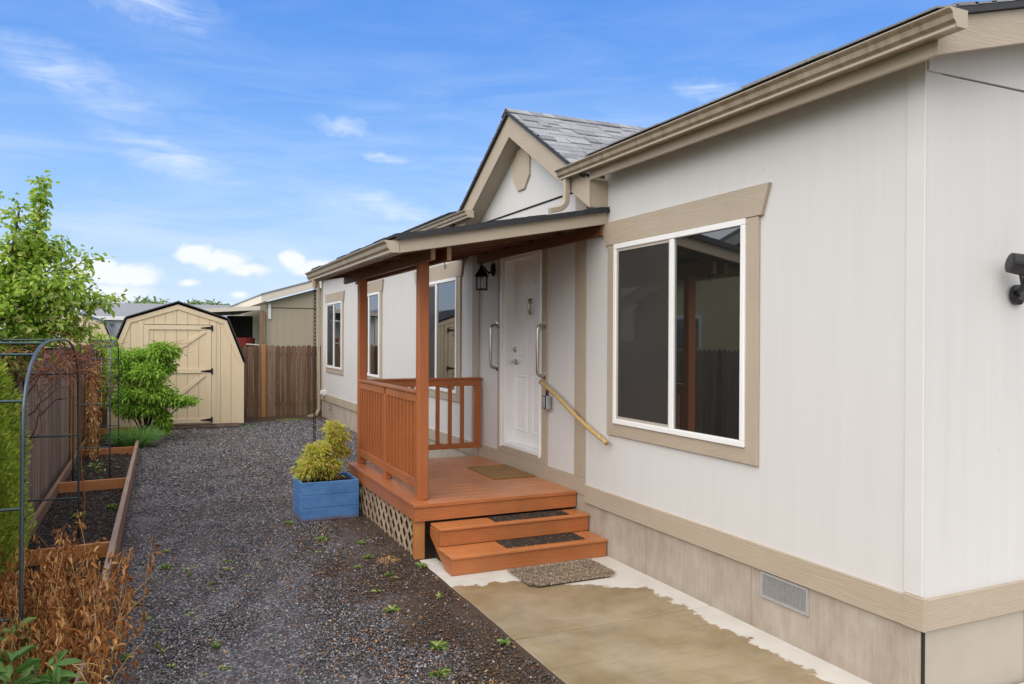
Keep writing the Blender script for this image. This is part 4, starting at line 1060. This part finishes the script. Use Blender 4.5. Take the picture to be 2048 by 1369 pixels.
# ------------------------------------------------------------------ raised bed frame
bed = thing('garden_bed', 'long low reddish-brown timber garden bed frame along the left fence', 'garden bed', (-.65, 9, 0))
def yawbox(m, xa_, xb_, y0, y1, z0, z1, w): m.prism([(xa_, y0), (xa_+w, y0), (xb_+w, y1), (xb_, y1)], 'z', z0, z1)
xo = lambda y: -.335+(y-4.3)*.0095
for (a, b) in ((2.6, 7.17), (7.175, 10.38), (10.385, 13.3), (13.305, 16.2)):
    m = MB(); yawbox(m, xo(a), xo(b), a, b, -.03, .094, .045); yawbox(m, xo(a), xo(b), a, b, .097, .196, .043); m.build('outer_board', 'bedwood', bed, bevel=.003)
    m = MB(); yawbox(m, xo(a)-.002, xo(b)-.002, a, b, .1965, .202, .040); m.build('board_top', 'bedcap', bed)
    m = MB(); m.box(-1.03, -.99, a, b, -.03, .16); m.build('inner_board', 'bedwood', bed, bevel=.003)
for y in (7.17, 10.36, 13.28, 16.2):
    m = MB(); m.prism([(-.988, y-.06), (xo(y)-.002, y+.0), (xo(y)-.002, y+.04), (-.988, y-.02)], 'z', .05, .17); m.build('cross_board', 'bedcross', bed, bevel=.003)

# ------------------------------------------------------------------ garden arches
def arch(label, xr_, xl_, y0, y1, ztop, rungs, r=.0100, zs=1.28, extra=True):
    t = thing('garden_arch', label, 'garden arch', ((xr_+xl_)/2, (y0+y1)/2, 0), 'metal garden arches over the raised bed')
    def hoop(x):
        pts = [Vector((x, y0, 0)), Vector((x, y0+.02, .5)), Vector((x, y0+.05, zs))]; c = (y0+y1)/2; a = (y1-y0)/2-.06
        for k in range(1, 20):
            th = pi*k/20; e = .62
            yy = c-a*math.copysign(abs(cos(th))**e, cos(th)); zz = zs+(ztop-zs)*abs(sin(th))**.75
            pts.append(Vector((x, yy, zz)))
        pts += [Vector((x, y1-.05, zs)), Vector((x, y1-.01, .5)), Vector((x, y1, 0))]; return pts
    hp = hoop(xr_)
    m = MB(); m.tube(hp, r*.98, 10); m.build('hoop', 'grey_pipe', t, smooth=True)
    m = MB(); m.tube(hoop(xl_), r*.9, 10); m.build('hoop', 'green_pipe', t, smooth=True)
    for z in rungs:
        for yy in (y0+.04, y1-.04):
            m = MB(); m.tube([(xr_, yy, z), (xl_, yy, z)], r*.8, 8); m.build('rung', 'green_pipe', t)
    for k in (7, 9, 12, 15):
        p = hp[k+1]; m = MB(); m.tube([p, (xl_, p.y, p.z)], r*.8, 8); m.build('rung', 'green_pipe', t)
    return t
arch('grey-green tubular garden arch nearest the camera with bare vine on top', -.607, -1.02, 4.62, 8.0, 1.83, (.41, .97, 1.52))
arch('thinner dark tubular garden arch farther along the bed', -.495, -.905, 11.1, 13.85, 1.80, (.45, 1.0, 1.5), .009)
# vine
vn = thing('bare_vine', 'tangle of bare reddish vine stems trained over the near arch', 'vine', (-.95, 8.2, 0))
m = MB()
for k in range(150):
    p = Vector((random.uniform(-1.0, -.5), random.uniform(7.0, 8.6), random.uniform(1.5, 1.78))); pts = [p]; d = Vector((random.gauss(0, 1), random.gauss(0, 1), random.gauss(0, .35))).normalized()
    for j in range(6): d = (d+Vector((random.gauss(0, .5), random.gauss(0, .5), random.gauss(-.08, .35)))).normalized(); p = p+d*random.uniform(.04, .09); pts.append(p)
    m.tube(pts, [.0045*(1-i/8) for i in range(len(pts))], 5)
paths2 = [[(60, 880), (75, 835), (110, 800), (155, 795)], [(58, 830), (80, 810), (115, 775), (150, 773)], [(75, 790), (100, 765), (130, 722), (155, 722)], [(90, 745), (120, 730), (150, 727), (185, 745), (215, 770)],
          [(110, 690), (140, 705), (160, 740), (185, 765), (195, 785)], [(70, 770), (80, 800), (82, 860), (60, 890), (45, 905)], [(160, 860), (170, 840), (205, 810), (225, 780), (232, 740), (222, 720)], [(40, 765), (60, 735), (90, 700), (130, 690)],
          [(45, 780), (75, 745), (110, 700), (145, 690)], [(20, 700), (60, 700), (110, 690), (160, 700)], [(50, 800), (80, 750), (95, 720), (110, 690)], [(150, 700), (175, 690), (205, 685), (235, 690)], [(165, 1085), (168, 1000), (160, 900), (158, 800), (160, 720), (150, 700)],
          [(0, 715), (40, 712), (70, 722), (95, 745)], [(30, 740), (50, 720), (85, 715)]]
for pp in paths2:
    yy = 8.1+random.uniform(-.15, .35)
    base = [at(a, b, yy) for a, b in pp]; pts = []
    for i in range(len(base)-1):
        for s in (0, .33, .66): pts.append(base[i].lerp(base[i+1], s)+Vector((random.gauss(0, .006), random.gauss(0, .006), random.gauss(0, .006))))
    pts.append(base[-1])
    if pp[0][1] > 1000: pts = [Vector((pts[0].x, pts[0].y, .0))]+pts
    m.tube(pts, [.007*(1-.6*i/len(pts)) for i in range(len(pts))], 6)
    for k in range(10):
        p = random.choice(pts); m.tube([p, p+Vector((random.gauss(0, .05), random.gauss(0, .04), random.gauss(.02, .04)))], [.003, .001], 4)
m.build('stems', 'twig', vn)

# post wrapped with dead vine
pv = thing('dead_vine_post', 'timber post wrapped in peeling orange dead vine behind the far arch', 'post', (-.86, 13.0, 0))
m = MB(); q0 = at(186, 900, 13.0); q1 = at(186, 722, 13.0); m.box(q0.x-.05, q0.x+.05, 12.95, 13.05, 0, q1.z-.03); m.build('post', 'fpost', pv, bevel=.006)
n = 520; a = rng.uniform(0, 2*pi, n); P_ = np.stack([q0.x+np.cos(a)*.055, 13.0+np.sin(a)*.055, rng.uniform(.05, q1.z, n)], 1)
leaves('dead_leaves', P_, np.stack([np.cos(a)*.5, np.sin(a)*.5, rng.uniform(-1, -.2, n)], 1)+rng.normal(0, .2, (n, 3)), rng.uniform(.03, .085, n), .35, 'drygrass', pv, fold=.25)

# ------------------------------------------------------------------ fences
def fence(label, axis, c, a, b, h, z0, mat, face, posts, pw=.118, postmat='fpost', railside=True):
    """axis 'x' runs along x at y=c; boards carry dog-eared tops; face=+1/-1 side the camera sees"""
    if axis == 'x': t = thing('fence', label, 'fence', ((a+b)/2, c, 0))
    else: t = thing('fence', label, 'fence', (c, (a+b)/2, 0))
    m = MB(); u = a
    while u < b:
        w = min(pw*random.uniform(.95, 1.03), b-u); hh = h+random.uniform(-.012, .012); e = .03; g = .004; d = random.uniform(-.003, .003)
        if w > .05: m.prism([(u+g, z0), (u+w-g, z0), (u+w-g, hh-e), (u+w-g-e, hh), (u+g+e, hh), (u+g, hh-e)], 'y' if axis == 'x' else 'x', c+d, c+d+.018*face)
        u += w
    m.build('pickets', mat, t)
    for z in (z0+.25, h-.25):
        m = MB(); bk = c+.02*face if face > 0 else c+.004
        if axis == 'x': m.box(a, b, c+.022*face, c+.06*face, z, z+.085)
        else: m.box(c+.022*face, c+.06*face, a, b, z, z+.085)
        m.build('rail', mat, t)
    for p in posts:
        m = MB()
        if axis == 'x': m.box(p-.045, p+.045, c-.095, c-.006, 0, h+.02)
        else: m.box(c+.006, c+.095, p-.045, p+.045, 0, h+.02)
        m.build('fence_post', postmat, t, bevel=.005)
fence('brown-grey weathered picket fence across the back beside the tan shed', 'x', 18.45, -1.1, 5.6, 1.675, .03, 'fence', 1, (2.27,))
fence('dark brown board fence running along the left behind the arches', 'y', -1.10, 2.0, 18.4, 1.70, .03, 'fence_l', -1, (13.0, 15.6))

# ------------------------------------------------------------------ sheds
def shed(label, cx_, y0, z0, group=None, depth=1.75, door=True):
    t = thing('garden_shed', label, 'shed', (cx_, y0+depth/2, 0), group)
    hw, bw_, ze, zb, zk = 1.20, .885, 1.20+z0-.0, 2.03+z0, 2.33+z0
    prof = [(cx_-hw, z0), (cx_+hw, z0), (cx_+hw, ze), (cx_+bw_, zb), (cx_, zk), (cx_-bw_, zb), (cx_-hw, ze)]
    m = MB(); m.prism(prof, 'y', y0, y0+depth); m.build('wall', 'shed', t)
    # roof slabs following the gambrel
    rp = [(cx_+hw+.045, ze-.01), (cx_+bw_+.02, zb+.03), (cx_, zk+.045), (cx_-bw_-.02, zb+.03), (cx_-hw-.045, ze-.01)]
    th = .022; m = MB()
    for i in range(4):
        a, b = Vector((rp[i][0], 0, rp[i][1])), Vector((rp[i+1][0], 0, rp[i+1][1])); d = (b-a).normalized(); n_ = Vector((d.z, 0, -d.x)) if False else Vector((-d.z, 0, d.x))
        if n_.z < 0: n_ = -n_
        m.obox(a+Vector((0, y0-.06, 0)), b-a, (0, depth+.12, 0), n_*th)
    m.build('roof', 'shingle_dark' if door else 'roofgrey', t)
    # rake trim on the front
    tw_ = .085
    outer = [(cx_+hw, ze), (cx_+bw_, zb), (cx_, zk), (cx_-bw_, zb), (cx_-hw, ze)]
    inn = [(cx_+hw-.09, ze), (cx_+bw_-.065, zb-.06), (cx_, zk-.095), (cx_-bw_+.065, zb-.06), (cx_-hw+.09, ze)]
    m = MB()
    for i in range(4): m.prism([outer[i], outer[i+1], inn[i+1], inn[i]], 'y', y0-.022, y0-.001)
    m.build('rake_trim', 'shed_trim', t)
    m = MB(); m.box(cx_+hw-.085, cx_+hw+.012, y0-.020, y0-.001, z0-.01, ze); m.box(cx_-hw-.012, cx_-hw+.085, y0-.020, y0-.001, z0-.01, ze); m.build('corner_board', 'shed_trim', t)
    if door:
        dx0, dx1, dz0, dz1 = cx_-.60, cx_+.60, z0+.03, z0+1.93
        m = MB()
        m.box(dx0-.085, dx0-.006, y0-.018, y0-.001, z0, dz1+.07); m.box(dx1+.006, dx1+.085, y0-.018, y0-.001, z0, dz1+.07)
        m.build('door_casing', 'shed_trim', t)
        m = MB(); m.box(dx0, dx1, y0-.012, y0-.001, dz0, dz1); d_ = m.build('door', 'shed', t)
        m = MB(); b_ = .085; f0, f1 = y0-.032, y0-.013
        m.box(dx0, dx0+b_, f0, f1, dz0, dz1); m.box(dx1-b_, dx1, f0, f1, dz0, dz1)
        for z in (dz0, (dz0+dz1)/2+.02, dz1-b_): m.box(dx0+b_+.001, dx1-b_-.001, f0, f1, z, z+b_)
        mid = (dz0+dz1)/2+.02
        for (za, zz) in ((dz0+b_, mid), (mid+b_, dz1-b_)):
            A = Vector((dx0+b_+.02, f0+.001, za+.01)); B = Vector((dx1-b_-.02, f0+.001, zz-.01)); dd_ = (B-A).normalized(); q = Vector((-dd_.z, 0, dd_.x))*.04
            m.prism([(A.x-q.x, max(A.z-q.z, za)), (A.x+q.x, A.z+q.z), (B.x+q.x, min(B.z+q.z, zz)), (B.x-q.x, B.z-q.z)], 'y', f0+.002, f1)
        m.build('door_bracing', 'shed_trim', d_)
        for z in (dz0+.05, mid+.035, dz1-.05):
            m = MB(); m.box(dx1-.005, dx1+.03, f0-.008, f0-.001, z-.055, z+.055)
            m.prism([(dx1-.005, z-.03), (dx1-.005, z+.03), (dx1-.19, z+.008), (dx1-.19, z-.008)], 'y', f0-.007, f0-.0015)
            m.build('hinge', 'metal_dark', d_)
        m = MB(); m.box(dx0+.002, dx1-.002, y0-.014, y0-.0125, dz1+.004, dz1+.014); m.build('gap', 'dark_void', d_)
    m = MB()
    for x in (cx_-hw+.02, cx_-.1, cx_+.75, cx_+hw-.12): m.box(x, x+.09, y0+.02, y0+depth-.02, z0-.14, z0-.072)
    m.build('skid', 'shed_base', t)
    m = MB(); m.box(cx_-hw+.01, cx_+hw-.01, y0+.004, y0+depth-.01, z0-.07, z0-.001); m.build('floor_frame', 'shed_base', t)
    return t
shed('tan barn-roofed shed with braced double-height door and black strap hinges', .435, 16.40, .155)
shed('cream barn-roofed shed showing behind the left fence', -1.93, 20.0, .155, door=False)

# ------------------------------------------------------------------ neighbours
nb = thing('neighbour_house', 'tan neighbour house with cream rake boards behind the back fence', 'house', (7.3, 27, 0))
gp = [(2.90, 0), (11.7, 0), (11.7, 2.86), (7.3, 4.15), (2.90, 2.86)]
mb = MB(); mb.prism(gp, 'y', 23.0, 34); mb.build('wall', 'tan_siding', nb)
ns = .30
mb = MB(); mb.prism([(2.78, 3.06), (7.3, 3.06+4.52*ns), (7.3, 2.85+4.52*ns), (2.78, 2.85)], 'y', 22.76, 22.79)
mb.prism([(11.82, 3.06), (7.301, 3.06+4.52*ns), (7.301, 2.85+4.52*ns), (11.82, 2.85)], 'y', 22.76, 22.79); mb.build('rake_board', 'cream', nb)
mb = MB(); mb.prism([(2.74, 3.05), (7.3, 3.05+4.56*ns), (7.3, 3.09+4.56*ns), (2.74, 3.09)], 'y', 22.74, 34.2); mb.prism([(11.86, 3.05), (7.3, 3.05+4.56*ns), (7.3, 3.09+4.56*ns), (11.86, 3.09)], 'y', 22.74, 34.2); mb.build('roof', 'roofgrey', nb)
mb = MB(); mb.box(2.76, 2.82, 22.80, 34.1, 2.84, 3.045); mb.build('fascia', 'cream', nb)
mb = MB(); mb.box(2.82, 2.9, 22.80, 34.1, 2.86, 2.88); mb.prism([(2.9, 2.93), (7.3, 2.93+4.4*ns), (7.3, 2.95+4.4*ns), (2.9, 2.95)], 'y', 22.79, 23.0); mb.build('soffit', 'cream', nb)
mb = MB(); mb.box(2.89, 7.5, 22.985, 22.999, 2.70, 2.715); mb.build('panel_seam', 'dark_void', nb)
mb = MB(); mb.box(2.96, 3.03, 22.95, 22.999, 2.38, 2.82); mb.build('wall_box', 'whitepaint', nb)
mb = MB(); mb.box(2.72, 2.86, 22.9, 22.99, 0, 2.6); mb.build('corner_post', 'fence', nb)
pc = thing('patio_cover', 'low flat cream patio cover attached to the tan neighbour house', 'patio cover', (1.6, 24.5, 0))
mb = MB(); mb.prism([(.75, 2.60), (2.73, 2.745), (2.73, 2.63), (.75, 2.50)], 'y', 22.9, 22.98); mb.build('fascia', 'cream', pc)
mb = MB(); mb.prism([(.75, 2.60), (2.73, 2.745), (2.73, 2.70), (.75, 2.555)], 'y', 22.981, 29); mb.build('roof', 'cream', pc)
mb = MB(); mb.prism([(.76, 2.54), (2.72, 2.69), (2.72, 2.66), (.76, 2.51)], 'y', 22.99, 28.9); mb.build('ceiling', 'dark_void', pc)  # near-black colour carries the shade under the cover
for (x, y) in ((.85, 23.0), (2.5, 28.7)):
    mb = MB(); mb.box(x, x+.1, y, y+.1, 0, 2.5); mb.build('support_post', 'whitepaint', pc)
mb = MB(); mb.box(2.0, 2.72, 24.6, 24.7, 0, 2.5); mb.build('shade_sheet', 'dark_void', pc)  # dark upright sheet standing in for the shade deeper under the cover
mb = MB(); mb.box(1.72, 1.90, 24.3, 24.38, 0, 2.35); mb.build('lattice_post', 'whitepaint', pc)
rb = thing('wheelbarrow', 'dark red wheelbarrow tray propped under the patio cover', 'wheelbarrow', (2.0, 23.6, 0))
q = at(482, 685, 23.6)
mb = MB(); mb.lathe((q.x, 23.6, q.z-.1), [(.02, -.10), (.26, -.09), (.38, 0), (.39, .22), (.37, .23)], 14); mb.build('tray', 'red', rb)
mb = MB(); mb.tube([(q.x-.35, 23.25, q.z-.02), (q.x+.5, 23.25, q.z-.08)], .02, 8); mb.build('handle', 'cream', rb)
mb = MB(); mb.tube([(q.x, 23.6, 0), (q.x, 23.6, q.z-.18)], .12, 8); mb.build('stand', 'metal_dark', rb)

def hipblock(label, x0, x1, y0, y1, ze, zr, wallm, name='far_house', win=None, over=.3, ax='x'):
    t = thing(name, label, 'house', ((x0+x1)/2, (y0+y1)/2, 0)); ym = (y0+y1)/2; xm = (x0+x1)/2
    if ax == 'x':
        m = MB(); m.prism([(y0, 0), (y1, 0), (y1, ze), (ym, zr-.12), (y0, ze)], 'x', x0, x1); m.build('wall', wallm, t)
        m = MB(); s = (zr-ze)/(ym-y0)
        m.prism([(y0-over, ze-over*s+.06), (ym, zr), (ym, zr-.10), (y0-over, ze-over*s-.04)], 'x', x0-over, x1+over); m.prism([(y1+over, ze-over*s+.06), (ym, zr), (ym, zr-.10), (y1+over, ze-over*s-.04)], 'x', x0-over, x1+over); m.build('roof', 'roofgrey', t)
        m = MB(); m.box(x0-over, x1+over, y0-over-.04, y0-over-.001, ze-over*s-.12, ze-over*s+.07); m.build('fascia', 'whitepaint', t)
    else:
        m = MB(); m.prism([(x0, 0), (x1, 0), (x1, ze), (xm, zr-.12), (x0, ze)], 'y', y0, y1); m.build('wall', wallm, t)
        s = (zr-ze)/(xm-x0); m = MB()
        m.prism([(x0-over, ze-over*s+.06), (xm, zr), (xm, zr-.10), (x0-over, ze-over*s-.04)], 'y', y0-over, y1+over); m.prism([(x1+over, ze-over*s+.06), (xm, zr), (xm, zr-.10), (x1+over, ze-over*s-.04)], 'y', y0-over, y1+over); m.build('roof', 'roofgrey', t)
        m = MB(); e = .0
        m.prism([(x0-over, ze-over*s+.05), (xm, zr-.01), (xm, zr-.24), (x0-over, ze-over*s-.18)], 'y', y0-over-.05, y0-over-.002); m.prism([(x1+over, ze-over*s+.05), (xm, zr-.01), (xm, zr-.24), (x1+over, ze-over*s-.18)], 'y', y0-over-.05, y0-over-.002)
        m.build('rake_board', 'teal', t)
    return t
hipblock('long grey-roofed white house far behind the sheds', -3.2, 9.5, 46.5, 53.5, 2.95, 3.80, 'lap')
hipblock('white lap-sided house wing with teal rake boards behind the left shed', -8.6, -2.2, 41.0, 47.0, 2.62, 3.60, 'lap', ax='y')
hipblock('grey-roofed house far off at the left behind the tree', -24, -9.5, 50, 58, 3.0, 3.9, 'lap')
# neighbour to the left, seen mirrored in the windows
ln = thing('left_neighbour_house', 'tan house with white trim across the left fence, seen mirrored in the windows', 'house', (-10, 13.5, 0))
mb = MB(); mb.prism([(8.6, 0), (19.0, 0), (19.0, 2.75), (13.8, 4.2), (8.6, 2.75)], 'x', -16, -5.6); mb.build('wall', 'tan_siding_y', ln)
mb = MB(); mb.prism([(8.2, 2.64), (13.8, 4.2), (13.8, 4.45), (8.2, 2.89)], 'x', -5.3, -5.27); mb.prism([(19.4, 2.64), (13.801, 4.2), (13.801, 4.45), (19.4, 2.89)], 'x', -5.3, -5.27); mb.build('rake_board', 'cream', ln)
mb = MB(); mb.prism([(8.15, 2.885), (13.8, 4.455), (13.8, 4.53), (8.15, 2.95)], 'x', -16.2, -5.25); mb.prism([(19.45, 2.885), (13.801, 4.455), (13.801, 4.53), (19.45, 2.95)], 'x', -16.2, -5.25); mb.build('roof', 'roofgrey', ln)
mb = MB(); mb.box(-5.6, -5.56, 15.9, 17.3, 1.2, 2.5); w_ = mb.build('window', 'whitepaint', ln); mb = MB(); mb.box(-5.559, -5.55, 16.0, 17.2, 1.3, 2.4); mb.build('pane', 'glass', w_)

# far trees and the shrub under the patio cover
def fartree(px, py, Y, r, label, h=None, n=700, grp='distant trees beyond the roofs', L=.38):
    p = at(px, py, Y); t = thing('far_tree', label, 'tree', (p.x, Y, 0), grp)
    m = MB(); m.tube([(p.x, Y, 0), (p.x, Y, max(.5, p.z-r*.5))], [.25*r/2, .1*r/2], 6); m.build('trunk', 'bark', t)
    q = rng.normal(size=(n, 3)); q = unit(q)*(rng.random(n)**.4)[:, None]*np.array([r, r, r*.75])*(1+.3*np.sin(q[:, :1]*7))
    leaves('crown', np.array([p.x, Y, p.z-r*.6])+q, rng.normal(size=(n, 3)), rng.uniform(.6, 1.2, n)*L, .6, 'far_leaf', t)
fartree(290, 601, 92, 1.6, 'pale green distant tree just left of the shed peak'); fartree(270, 606, 95, 1.5, 'low distant tree crown left of the shed peak')
fartree(322, 607, 96, 1.3, 'small distant tree top close to the shed peak'); fartree(140, 596, 80, 2.6, 'distant tree behind the small tree branches'); fartree(390, 606, 96, 1.0, 'tiny distant tree top right of the shed peak')
fartree(425, 607, 92, 1.2, 'distant tree top above the patio cover'); fartree(95, 606, 80, 2.4, 'distant tree at the left near the young tree')
fartree(455, 650, 33, 1.3, 'green shrub seen under the patio cover', n=1500, grp='shrubs beyond the patio', L=.12)
for px, Y, r in ((350, 120, 1.5), (445, 120, 1.3), (230, 130, 2.)): fartree(px, 611, Y, r, 'faint far tree line piece above the grey roof', n=400)

# a few climbing green leaves over the left fence near the second shed
cl = [((at(212, 690, 15.5).x, 15.5, at(212, 690, 15.5).z), (.16, .2, .14), 1), ((at(195, 680, 16).x, 16, at(195, 680, 16).z), (.16, .2, .10), 1), ((at(222, 770, 15.3).x, 15.3, 1.0), (.18, .2, .4), 2)]
bush('fence_shrub', 'green shrub growing against the fence corner behind the arches', 'shrub', (-.95, 15.5, 0), cl, 'tree_leaf', .055, .5, 1300)

# ------------------------------------------------------------------ sky and light
w = bpy.data.worlds.new('World'); S.world = w; w.use_nodes = True
t = NT.__new__(NT); t.n = w.node_tree.nodes; t.l = w.node_tree.links; t.n.clear(); t.out = t.n.new('ShaderNodeOutputWorld')
SUN_EL, SUN_AZ = 46, 236      # azimuth clockwise from +Y
sky = t.new('TexSky', sky_type='NISHITA'); sky.sun_disc = False; sky.sun_elevation = radians(SUN_EL); sky.sun_rotation = radians(SUN_AZ)
sky.air_density = 1.0; sky.dust_density = .6; sky.ozone_density = 2.5
G = t.coord('Generated'); sp = t.new('SeparateXYZ'); t.put(sp, 0, G)
az = t.math('MULTIPLY', t.math('ARCTAN2', sp.outputs[0], sp.outputs[1]), 57.2958)
el = t.math('MULTIPLY', t.math('ARCSINE', sp.outputs[2]), 57.2958)
cmb = t.new('CombineXYZ'); t.put(cmb, 0, az); t.put(cmb, 1, el); vec = cmb.outputs[0]
nf = t.new('TexNoise'); t.put(nf, 'Vector', vec); nf.inputs['Scale'].default_value = .8; nf.inputs['Detail'].default_value = 7; nf.inputs['Roughness'].default_value = .6
def ell(cx_, cy_, rx, ry, rot=0, soft=1., dist=0., d=nf.outputs['Color']):
    va = t.new('VectorMath', operation='MULTIPLY_ADD'); t.put(va, 0, d); va.inputs[1].default_value = (dist, dist*.7, 0); t.put(va, 2, vec)
    a = t.mapp(va.outputs[0], loc=(-cx_-dist/2, -cy_-dist*.35, 0)); b = t.mapp(a, (1, 1, 1), (0, 0, radians(rot))); c = t.mapp(b, (1/rx, 1/ry, 0))
    ln_ = t.new('VectorMath', operation='LENGTH'); t.put(ln_, 0, c); return t.rng(ln_.outputs['Value'], 1.0, 1.0-soft, smooth=True)
def mx(*a):
    r = a[0]
    for q in a[1:]: r = t.math('MAXIMUM', r, q)
    return r
cum = mx(ell(-3.4, 4.4, 2.2, 1.1, 0, .5, 1.6), ell(-1.6, 4.1, 2.6, 1.0, 0, .55, 1.6), ell(-2.5, 2.9, 3.6, 1.1, 0, .9, 1.6), ell(2.6, 5.7, 1.6, .85, 0, .45, 1.5), ell(4.2, 5.3, 2.3, .9, 0, .55, 1.5), ell(5.8, 4.7, 2.0, .6, 0, .7, 1.4),
         ell(8.9, 5.5, 1.1, .9, 0, .45, 1.3), ell(10.4, 4.9, 2.2, .8, 0, .55, 1.4), ell(2.2, 3.7, .9, .35, 0, .9, .8), ell(5.4, 3.0, .9, .35, 0, .9, .6), ell(-7.5, 4.5, 3.5, 1.3, 0, .7, 1.6), ell(16, 5.5, 3, .8, 0, .9, 1.4))
st1 = t.noise(t.mapp(vec, (.10, .55, 1), (0, 0, radians(14))), 1.3, 8, .62, .8)
st2 = t.noise(t.mapp(vec, (.05, .30, 1), (0, 0, radians(12)), (4, 2, 0)), 1.4, 6, .6, .6)
cirm = mx(ell(-4.5, 16.0, 8, 2.4, 18, 1, 2.), ell(1.5, 11.6, 8, 2.0, 18, 1, 2.), ell(12.5, 14.8, 3.2, .9, 8, 1, 2.6), ell(15.5, 12.9, 2.8, .6, 8, 1, 2.2), ell(16, 9.3, 8, 1.5, 18, 1, 2.), ell(-1, 21.5, 8, 2.2, 10, 1, 3.), ell(28.5, 14.2, 4, .9, 0, 1, 2.), ell(39, 17, 4, 1.2, 10, 1, 2.))
cir = t.math('MULTIPLY', cirm, t.rng(st1, .33, .66), clamp=True)
veil = t.math('MULTIPLY', t.rng(st2, .42, .75), t.rng(el, 24, 6, .04, .42))
base = t.ramp(t.rng(el, 0, 40), [(0, (.62, .70, .84)), (.10, (.46, .61, .86)), (.24, (.28, .49, .86)), (.40, (.145, .35, .80)), (.56, (.088, .27, .75)), (1, (.06, .20, .60))])
sc_ = t.new('VectorMath', operation='SCALE'); t.put(sc_, 0, base); sc_.inputs['Scale'].default_value = 4.9
c = t.mix(.88, sky.outputs[0], sc_.outputs[0])
CW = c4((3.7, 4.1, 4.8)); CB = c4((4.15, 4.3, 4.65))
c = t.mix(t.math('MAXIMUM', t.math('MULTIPLY', cir, .68), veil), c, CW)
c = t.mix(t.math('MULTIPLY', cum, .92), c, CB)
# broken overcast overhead and behind the camera, added unseen for neutral bounce light
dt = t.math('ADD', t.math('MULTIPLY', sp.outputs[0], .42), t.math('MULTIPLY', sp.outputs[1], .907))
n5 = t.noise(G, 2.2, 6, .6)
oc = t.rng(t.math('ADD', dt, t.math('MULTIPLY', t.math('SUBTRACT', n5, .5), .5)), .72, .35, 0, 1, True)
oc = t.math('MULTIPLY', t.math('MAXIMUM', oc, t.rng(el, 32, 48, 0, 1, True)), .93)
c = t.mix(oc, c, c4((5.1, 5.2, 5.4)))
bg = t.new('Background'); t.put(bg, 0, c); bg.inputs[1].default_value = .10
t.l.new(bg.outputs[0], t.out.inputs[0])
ld = bpy.data.lights.new('sun', 'SUN'); ld.energy = 1.35; ld.angle = radians(75); ld.color = (1, .94, .86)
lo = bpy.data.objects.new('sun', ld); COL.objects.link(lo)
dv = Vector((sin(radians(SUN_AZ))*cos(radians(SUN_EL)), cos(radians(SUN_AZ))*cos(radians(SUN_EL)), sin(radians(SUN_EL))))
lo.rotation_euler = dv.to_track_quat('Z', 'Y').to_euler()

S.render.engine = 'CYCLES'; S.cycles.use_denoising = True; S.cycles.max_bounces = 8; S.cycles.diffuse_bounces = 4
S.view_settings.view_transform = 'Standard'; S.view_settings.look = 'None'; S.view_settings.exposure = 1.24; S.view_settings.gamma = 1
